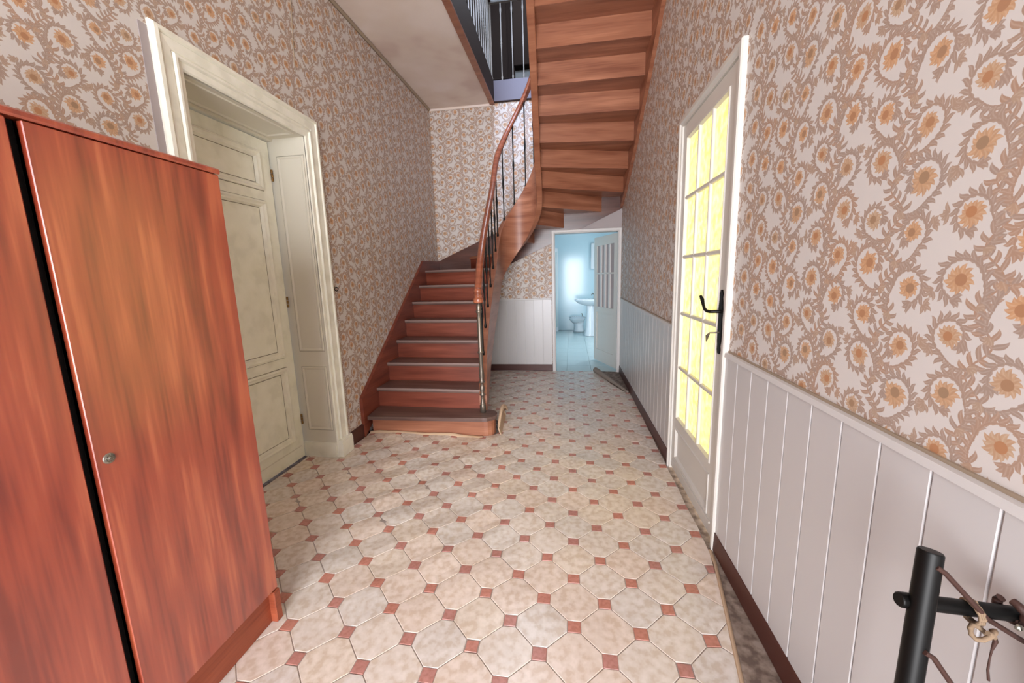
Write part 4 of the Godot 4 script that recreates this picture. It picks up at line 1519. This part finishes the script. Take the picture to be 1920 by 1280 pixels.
	while z < -3.6:
		spots.append(Vector3(lerpf(w0, w1, (z - BACK) / (zf - BACK)) + 0.0, UP, z))
		z += 0.145
	for p: Vector3 in spots:
		st = begin()
		lathe(st, [[0.0, 0.0], [0.011, 0.0], [0.011, 0.03], [0.015, 0.045], [0.008, 0.07], [0.008, 0.40], [0.012, 0.46], [0.009, 0.475], [0.015, 0.49], [0.009, 0.505], [0.012, 0.52], [0.008, 0.58], [0.008, 0.85], [0.014, 0.91], [0.009, 0.95], [0.009, H]], p, 8)
		part("baluster", st, M.pale_iron, o)
	for p: Vector3 in [Vector3(w0 + 0.005, UP, BACK - 0.02), Vector3(w0 - 0.01, UP, BACK + 0.05)]:
		st = begin()
		lathe(st, [[0.0, 0.0], [0.02, 0.0], [0.02, 0.05], [0.014, 0.06], [0.016, 0.45], [0.02, 0.5], [0.016, 0.55], [0.014, 0.95], [0.014, H]], p, 10)
		part("post", st, M.pale_iron, o)
	st = begin()
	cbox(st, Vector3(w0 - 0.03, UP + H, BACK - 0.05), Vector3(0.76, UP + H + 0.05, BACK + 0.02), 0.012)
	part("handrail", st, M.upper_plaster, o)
	st = begin()
	hexa(st, [Vector3(w0 - 0.03, UP + H, BACK + 0.02), Vector3(w0 + 0.03, UP + H, BACK + 0.02), Vector3(w1 + 0.03, UP + H, zf), Vector3(w1 - 0.03, UP + H, zf), Vector3(w0 - 0.03, UP + H + 0.05, BACK + 0.02), Vector3(w0 + 0.03, UP + H + 0.05, BACK + 0.02), Vector3(w1 + 0.03, UP + H + 0.05, zf), Vector3(w1 - 0.03, UP + H + 0.05, zf)])
	part("handrail", st, M.dark_wood, o)


# ------------------------------------------------------------------ furniture and small things
func wardrobe() -> void:
	var X := -1.31
	var z0 := -1.385
	var z1 := -0.255
	var zm := -0.822
	var H := 1.93
	var o := thing("wardrobe", "tall reddish-brown veneered two-door wardrobe against the left wall", "wardrobe", Vector3(-1.6, 0, -0.82))
	var xb := -1.90
	for s: Array in [[z0, z0 + 0.022], [z1 - 0.022, z1]]:
		var st := begin()
		cbox(st, Vector3(xb, 0.0, s[0]), Vector3(X - 0.018, H - 0.02, s[1]), 0.003)
		part("side_panel", st, M.mahogany, o)
	var st := begin()
	cbox(st, Vector3(xb, H - 0.02, z0 - 0.004), Vector3(X + 0.004, H, z1 + 0.004), 0.005)
	part("top_panel", st, M.mahogany, o)
	st = begin()
	box(st, Vector3(xb, 0.15, z0 + 0.022), Vector3(xb + 0.012, H - 0.02, z1 - 0.022))
	part("back_panel", st, M.dark_wood, o)
	st = begin()
	box(st, Vector3(xb, 0.15, z0 + 0.022), Vector3(X - 0.03, 0.17, z1 - 0.022))
	part("floor_panel", st, M.dark_wood, o)
	st = begin()
	cbox(st, Vector3(X - 0.05, 0.15, zm - 0.02), Vector3(X - 0.032, H - 0.02, zm + 0.02), 0.002)
	part("middle_upright", st, M.dark_gap, o)
	st = begin()
	cbox(st, Vector3(X - 0.045, 0.0, z0 + 0.03), Vector3(X - 0.024, 0.145, z1 - 0.022), 0.003)
	part("plinth", st, M.plinth_wood, o)
	for z: float in [z0, z1 - 0.035]:
		st = begin()
		cbox(st, Vector3(X - 0.05, 0.0, z - 0.002), Vector3(X + 0.004, 0.150, z + 0.035), 0.004)
		part("foot", st, M.plinth_wood, o)
	var door_r := begin()
	cbox(door_r, Vector3(X - 0.017, 0.156, z0 + 0.004), Vector3(X, H - 0.024, zm - 0.015), 0.002)
	var dr := part("door", door_r, M.mahogany, o)
	var door_l := begin()
	cbox(door_l, Vector3(X - 0.017, 0.156, zm + 0.011), Vector3(X, H - 0.024, z1 - 0.004), 0.004)
	part("door", door_l, M.mahogany, o)
	# round lock plate with its keyhole
	st = begin()
	var c := Vector3(X, 1.02, -0.869)
	var rings := []
	for q: Array in [[0.0155, 0.0], [0.0155, 0.002], [0.012, 0.004], [0.0075, 0.0045], [0.007, 0.003], [0.0055, 0.006], [0.0, 0.007]]:
		var ring := []
		for k in 16:
			var a := TAU * k / 16.0
			ring.append(c + Vector3(q[1], sin(a) * q[0], cos(a) * q[0]))
		rings.append(ring)
	skin(st, rings)
	part("lock", st, M.steel, dr, "small round metal lock")


func bathroom() -> void:
	# walls, floor and ceiling of the bathroom
	var w := thing("wall_bathroom", "glossy blue walls of the bathroom beyond the open door", "wall", Vector3(0.5, 0, -8.5), "structure")
	var st := begin()
	box(st, Vector3(-0.6, 0, -10.85), Vector3(1.9, 2.6, -10.7))
	box(st, Vector3(-0.6, 0, -10.7), Vector3(-0.45, 2.6, BACK - 0.14))
	box(st, Vector3(1.62, 0, -10.7), Vector3(1.8, 2.6, BACK - 0.14))
	part("tiled_face", st, M.bath_wall, w)
	var c := thing("ceiling_bathroom", "pale bathroom ceiling", "ceiling", Vector3(0.5, 2.6, -8.5), "structure")
	st = begin()
	box(st, Vector3(-0.6, 2.6, -10.85), Vector3(1.9, 2.7, BACK - 0.14))
	part("plaster_face", st, M.bath_floor, c)
	var f := thing("floor_bathroom", "light blue-grey square tiles of the bathroom floor", "floor", Vector3(0.5, 0, -8.5), "structure")
	st = begin()
	box(st, Vector3(-0.6, -0.15, -10.85), Vector3(1.9, -0.003, BACK + 0.005))
	part("joint_bed", st, M.bath_floor_joint, f)
	for i in 6:
		for j in 12:
			var x := -0.45 + i * 0.38
			var z := -6.085 - j * 0.38
			if z - 0.38 < -10.75: continue
			var t := begin()
			cbox(t, Vector3(x + 0.002, -0.006, z - 0.378), Vector3(minf(x + 0.378, 1.62), 0.0, z - 0.002), 0.001)
			part("tile", t, M.bath_floor, f)
	# wash basin on its pedestal
	var b := thing("washbasin", "white porcelain pedestal washbasin in the blue bathroom", "washbasin", Vector3(0.44, 0, -9.66))
	st = begin()
	var bc := Vector3(0.46, 0, -9.68)
	lathe(st, [[0.0, 0.0], [0.135, 0.0], [0.135, 0.02], [0.10, 0.30], [0.085, 0.62], [0.09, 0.78], [0.0, 0.78]], bc, 16, Vector2(1.0, 0.9))
	part("pedestal", st, M.porcelain, b)
	st = begin()
	lathe(st, [[0.0, 0.74], [0.12, 0.75], [0.25, 0.80], [0.315, 0.86], [0.33, 0.885], [0.325, 0.895], [0.29, 0.893], [0.26, 0.87], [0.18, 0.80], [0.0, 0.79]], bc, 24, Vector2(1.15, 0.8))
	part("bowl", st, M.porcelain, b)
	st = begin()
	tube(st, [bc + Vector3(0.10, 0.89, -0.22), bc + Vector3(0.10, 1.0, -0.22), bc + Vector3(0.06, 1.03, -0.16), bc + Vector3(0.03, 0.99, -0.1)], 0.012, 8)
	part("tap", st, M.steel, b)
	# bidet
	var k := thing("bidet", "low white porcelain bidet left of the washbasin, against the blue wall", "bidet", Vector3(0.16, 0, -10.4))
	st = begin()
	lathe(st, [[0.0, 0.0], [0.14, 0.0], [0.13, 0.06], [0.11, 0.18], [0.14, 0.27], [0.0, 0.30]], Vector3(0.20, 0, -10.4), 16, Vector2(1.0, 1.2))
	part("foot", st, M.porcelain, k)
	st = begin()
	lathe(st, [[0.0, 0.22], [0.12, 0.24], [0.19, 0.31], [0.21, 0.37], [0.205, 0.385], [0.17, 0.38], [0.13, 0.32], [0.0, 0.29]], Vector3(0.16, 0, -10.42), 20, Vector2(1.05, 1.3))
	part("bowl", st, M.porcelain, k)
	st = begin()
	tube(st, [Vector3(0.3, 0.38, -10.62), Vector3(0.3, 0.45, -10.62), Vector3(0.27, 0.46, -10.56)], 0.011, 8)
	part("tap", st, M.steel, k)
	# mirror cabinet on the back wall
	var m := thing("mirror_cabinet", "narrow white cabinet high on the bathroom wall above the washbasin", "cabinet", Vector3(0.7, 1.6, -10.65))
	st = begin()
	cbox(st, Vector3(0.52, 1.62, -10.70), Vector3(1.05, 2.28, -10.58), 0.008)
	part("body", st, M.porcelain, m)
	st = begin()
	cbox(st, Vector3(0.60, 1.68, -10.58), Vector3(0.98, 2.22, -10.572), 0.002)
	part("mirror_door", st, M.mirror, m)
	# slim white upright panel at the left
	var p := thing("shower_screen", "slim white upright panel at the left edge of the bathroom doorway", "panel", Vector3(-0.36, 0, -10.4))
	st = begin()
	cbox(st, Vector3(-0.44, 0.0, -10.5), Vector3(-0.335, 2.18, -10.46), 0.006)
	part("frame", st, M.porcelain, p)
	st = begin()
	cbox(st, Vector3(-0.42, 0.12, -10.459), Vector3(-0.355, 2.08, -10.452), 0.003)
	part("panel", st, M.bath_floor, p)


func iron_stand() -> void:
	var base := Vector3(0.565, 0, -0.60)
	var o := thing("iron_stand", "dark iron stand of round tubes and thin rods by the right wall", "stand", Vector3(0.62, 0, -0.6))
	var top := Vector3(0.597, 1.024, -0.688)
	var a := Vector3(0.56, 0.805, -0.646)
	var dirn := (a - top).normalized()
	var foot := top + dirn * (top.y / -dirn.y)
	var st := begin()
	tube(st, [top, top + dirn * 0.003, foot], [0.0155, 0.017, 0.017], 14)
	part("post", st, M.iron, o)
	# twin post out of frame, so that the stand stands
	st = begin()
	var side := Vector3(0.17, -0.012, -0.03)
	tube(st, [top + side * 1.0 + Vector3(0, 0.0, 0.02), foot + Vector3(0.165, 0.0, 0.12)], 0.0, 6)
	st = begin()
	var p2 := Vector3(0.742, 0.93, -0.66)
	tube(st, [p2, Vector3(0.735, 0.0, -0.35)], 0.013, 12)
	part("post", st, M.iron, o)
	st = begin()
	tube(st, [Vector3(foot.x, 0.012, foot.z), Vector3(0.735, 0.012, -0.35)], 0.012, 10)
	part("foot_bar", st, M.iron, o)
	st = begin()
	var cl := Vector3(0.556, 0.931, -0.683)
	var crr := Vector3(0.748, 0.907, -0.70)
	tube(st, [cl, cl + (crr - cl) * 0.015, cl + (crr - cl) * 0.985, crr], [0.0105, 0.0125, 0.0125, 0.0105], 12)
	part("cross_tube", st, M.iron, o)
	st = begin()
	tube(st, [Vector3(0.592, 1.008, -0.669), Vector3(0.606, 0.998, -0.668), Vector3(0.668, 0.930, -0.672), Vector3(0.69, 0.908, -0.682), Vector3(0.752, 0.868, -0.686)], 0.0042, 8)
	part("rod", st, M.rusty_rod, o)
	st = begin()
	tube(st, [Vector3(0.570, 0.873, -0.640), Vector3(0.584, 0.864, -0.640), Vector3(0.622, 0.808, -0.640), Vector3(0.66, 0.74, -0.64), Vector3(0.70, 0.70, -0.64)], 0.0042, 8)
	part("rod", st, M.rusty_rod, o)
	st = begin()
	var pts := []
	for k in 13:
		var t := TAU * k / 14.0
		pts.append(Vector3(0.738 + 0.004 * sin(t), 0.915 + 0.017 * cos(t), -0.699 + 0.018 * sin(t)))
	tube(st, pts, 0.0065, 8)
	part("ring", st, M.rusty_rod, o)
	for p: Vector3 in [Vector3(0.583, 0.926, -0.665), Vector3(0.733, 0.9, -0.68)]:
		st = begin()
		var rings := []
		for q: Array in [[0.006, 0.0], [0.0055, 0.003], [0.003, 0.005], [0.0, 0.0055]]:
			var ring := []
			for k in 10:
				var t := TAU * k / 10.0
				ring.append(p + Vector3(cos(t) * q[0], sin(t) * q[0], q[1]))
			rings.append(ring)
		skin(st, rings)
		part("rivet", st, M.steel, o)
	# frayed twine tied round rod and cross tube
	var tw := thing("twine", "frayed beige twine knotted round the dark iron stand, its end hanging", "twine", Vector3(0.67, 0.91, -0.68))
	st = begin()
	pts = []
	for k in 40:
		var t := TAU * 3.0 * k / 39.0
		pts.append(Vector3(0.665 + 0.009 * k / 39.0, 0.917 + 0.0165 * cos(t), -0.686 + 0.019 * sin(t)))
	tube(st, pts, 0.0032, 6)
	part("wrapping", st, M.twine, tw)
	st = begin()
	pts = []
	for k in 16:
		var t := TAU * 1.3 * k / 15.0
		pts.append(Vector3(0.668 + 0.016 * sin(t), 0.897 + 0.008 * cos(t * 1.7), -0.664 + 0.008 * cos(t)))
	tube(st, pts, 0.004, 6)
	part("knot", st, M.twine, tw)
	st = begin()
	pts = [Vector3(0.682, 0.90, -0.664), Vector3(0.687, 0.885, -0.662), Vector3(0.684, 0.867, -0.662), Vector3(0.6835, 0.85, -0.662), Vector3(0.684, 0.83, -0.662), Vector3(0.688, 0.81, -0.662)]
	tube(st, pts, [0.004, 0.0035, 0.0016, 0.0014, 0.0018, 0.002], 6)
	part("hanging_end", st, M.rusty_rod, tw)


func wall_ring() -> void:
	var z := -3.125
	var o := thing("wall_ring", "small dark metal ring hook on the wallpaper beside the panelled door frame", "hook", Vector3(xl(z), 1.44, z))
	var st := begin()
	var pts := []
	for k in 15:
		var t := TAU * k / 14.0
		pts.append(Vector3(xl(z) + 0.02 + 0.016 * cos(t), 1.435 + 0.016 * sin(t), z - 0.004))
	tube(st, pts, 0.0035, 6)
	part("ring", st, M.iron, o)
	st = begin()
	tube(st, [Vector3(xl(z), 1.452, z), Vector3(xl(z) + 0.016, 1.452, z)], 0.004, 6)
	part("screw_eye", st, M.steel, o)
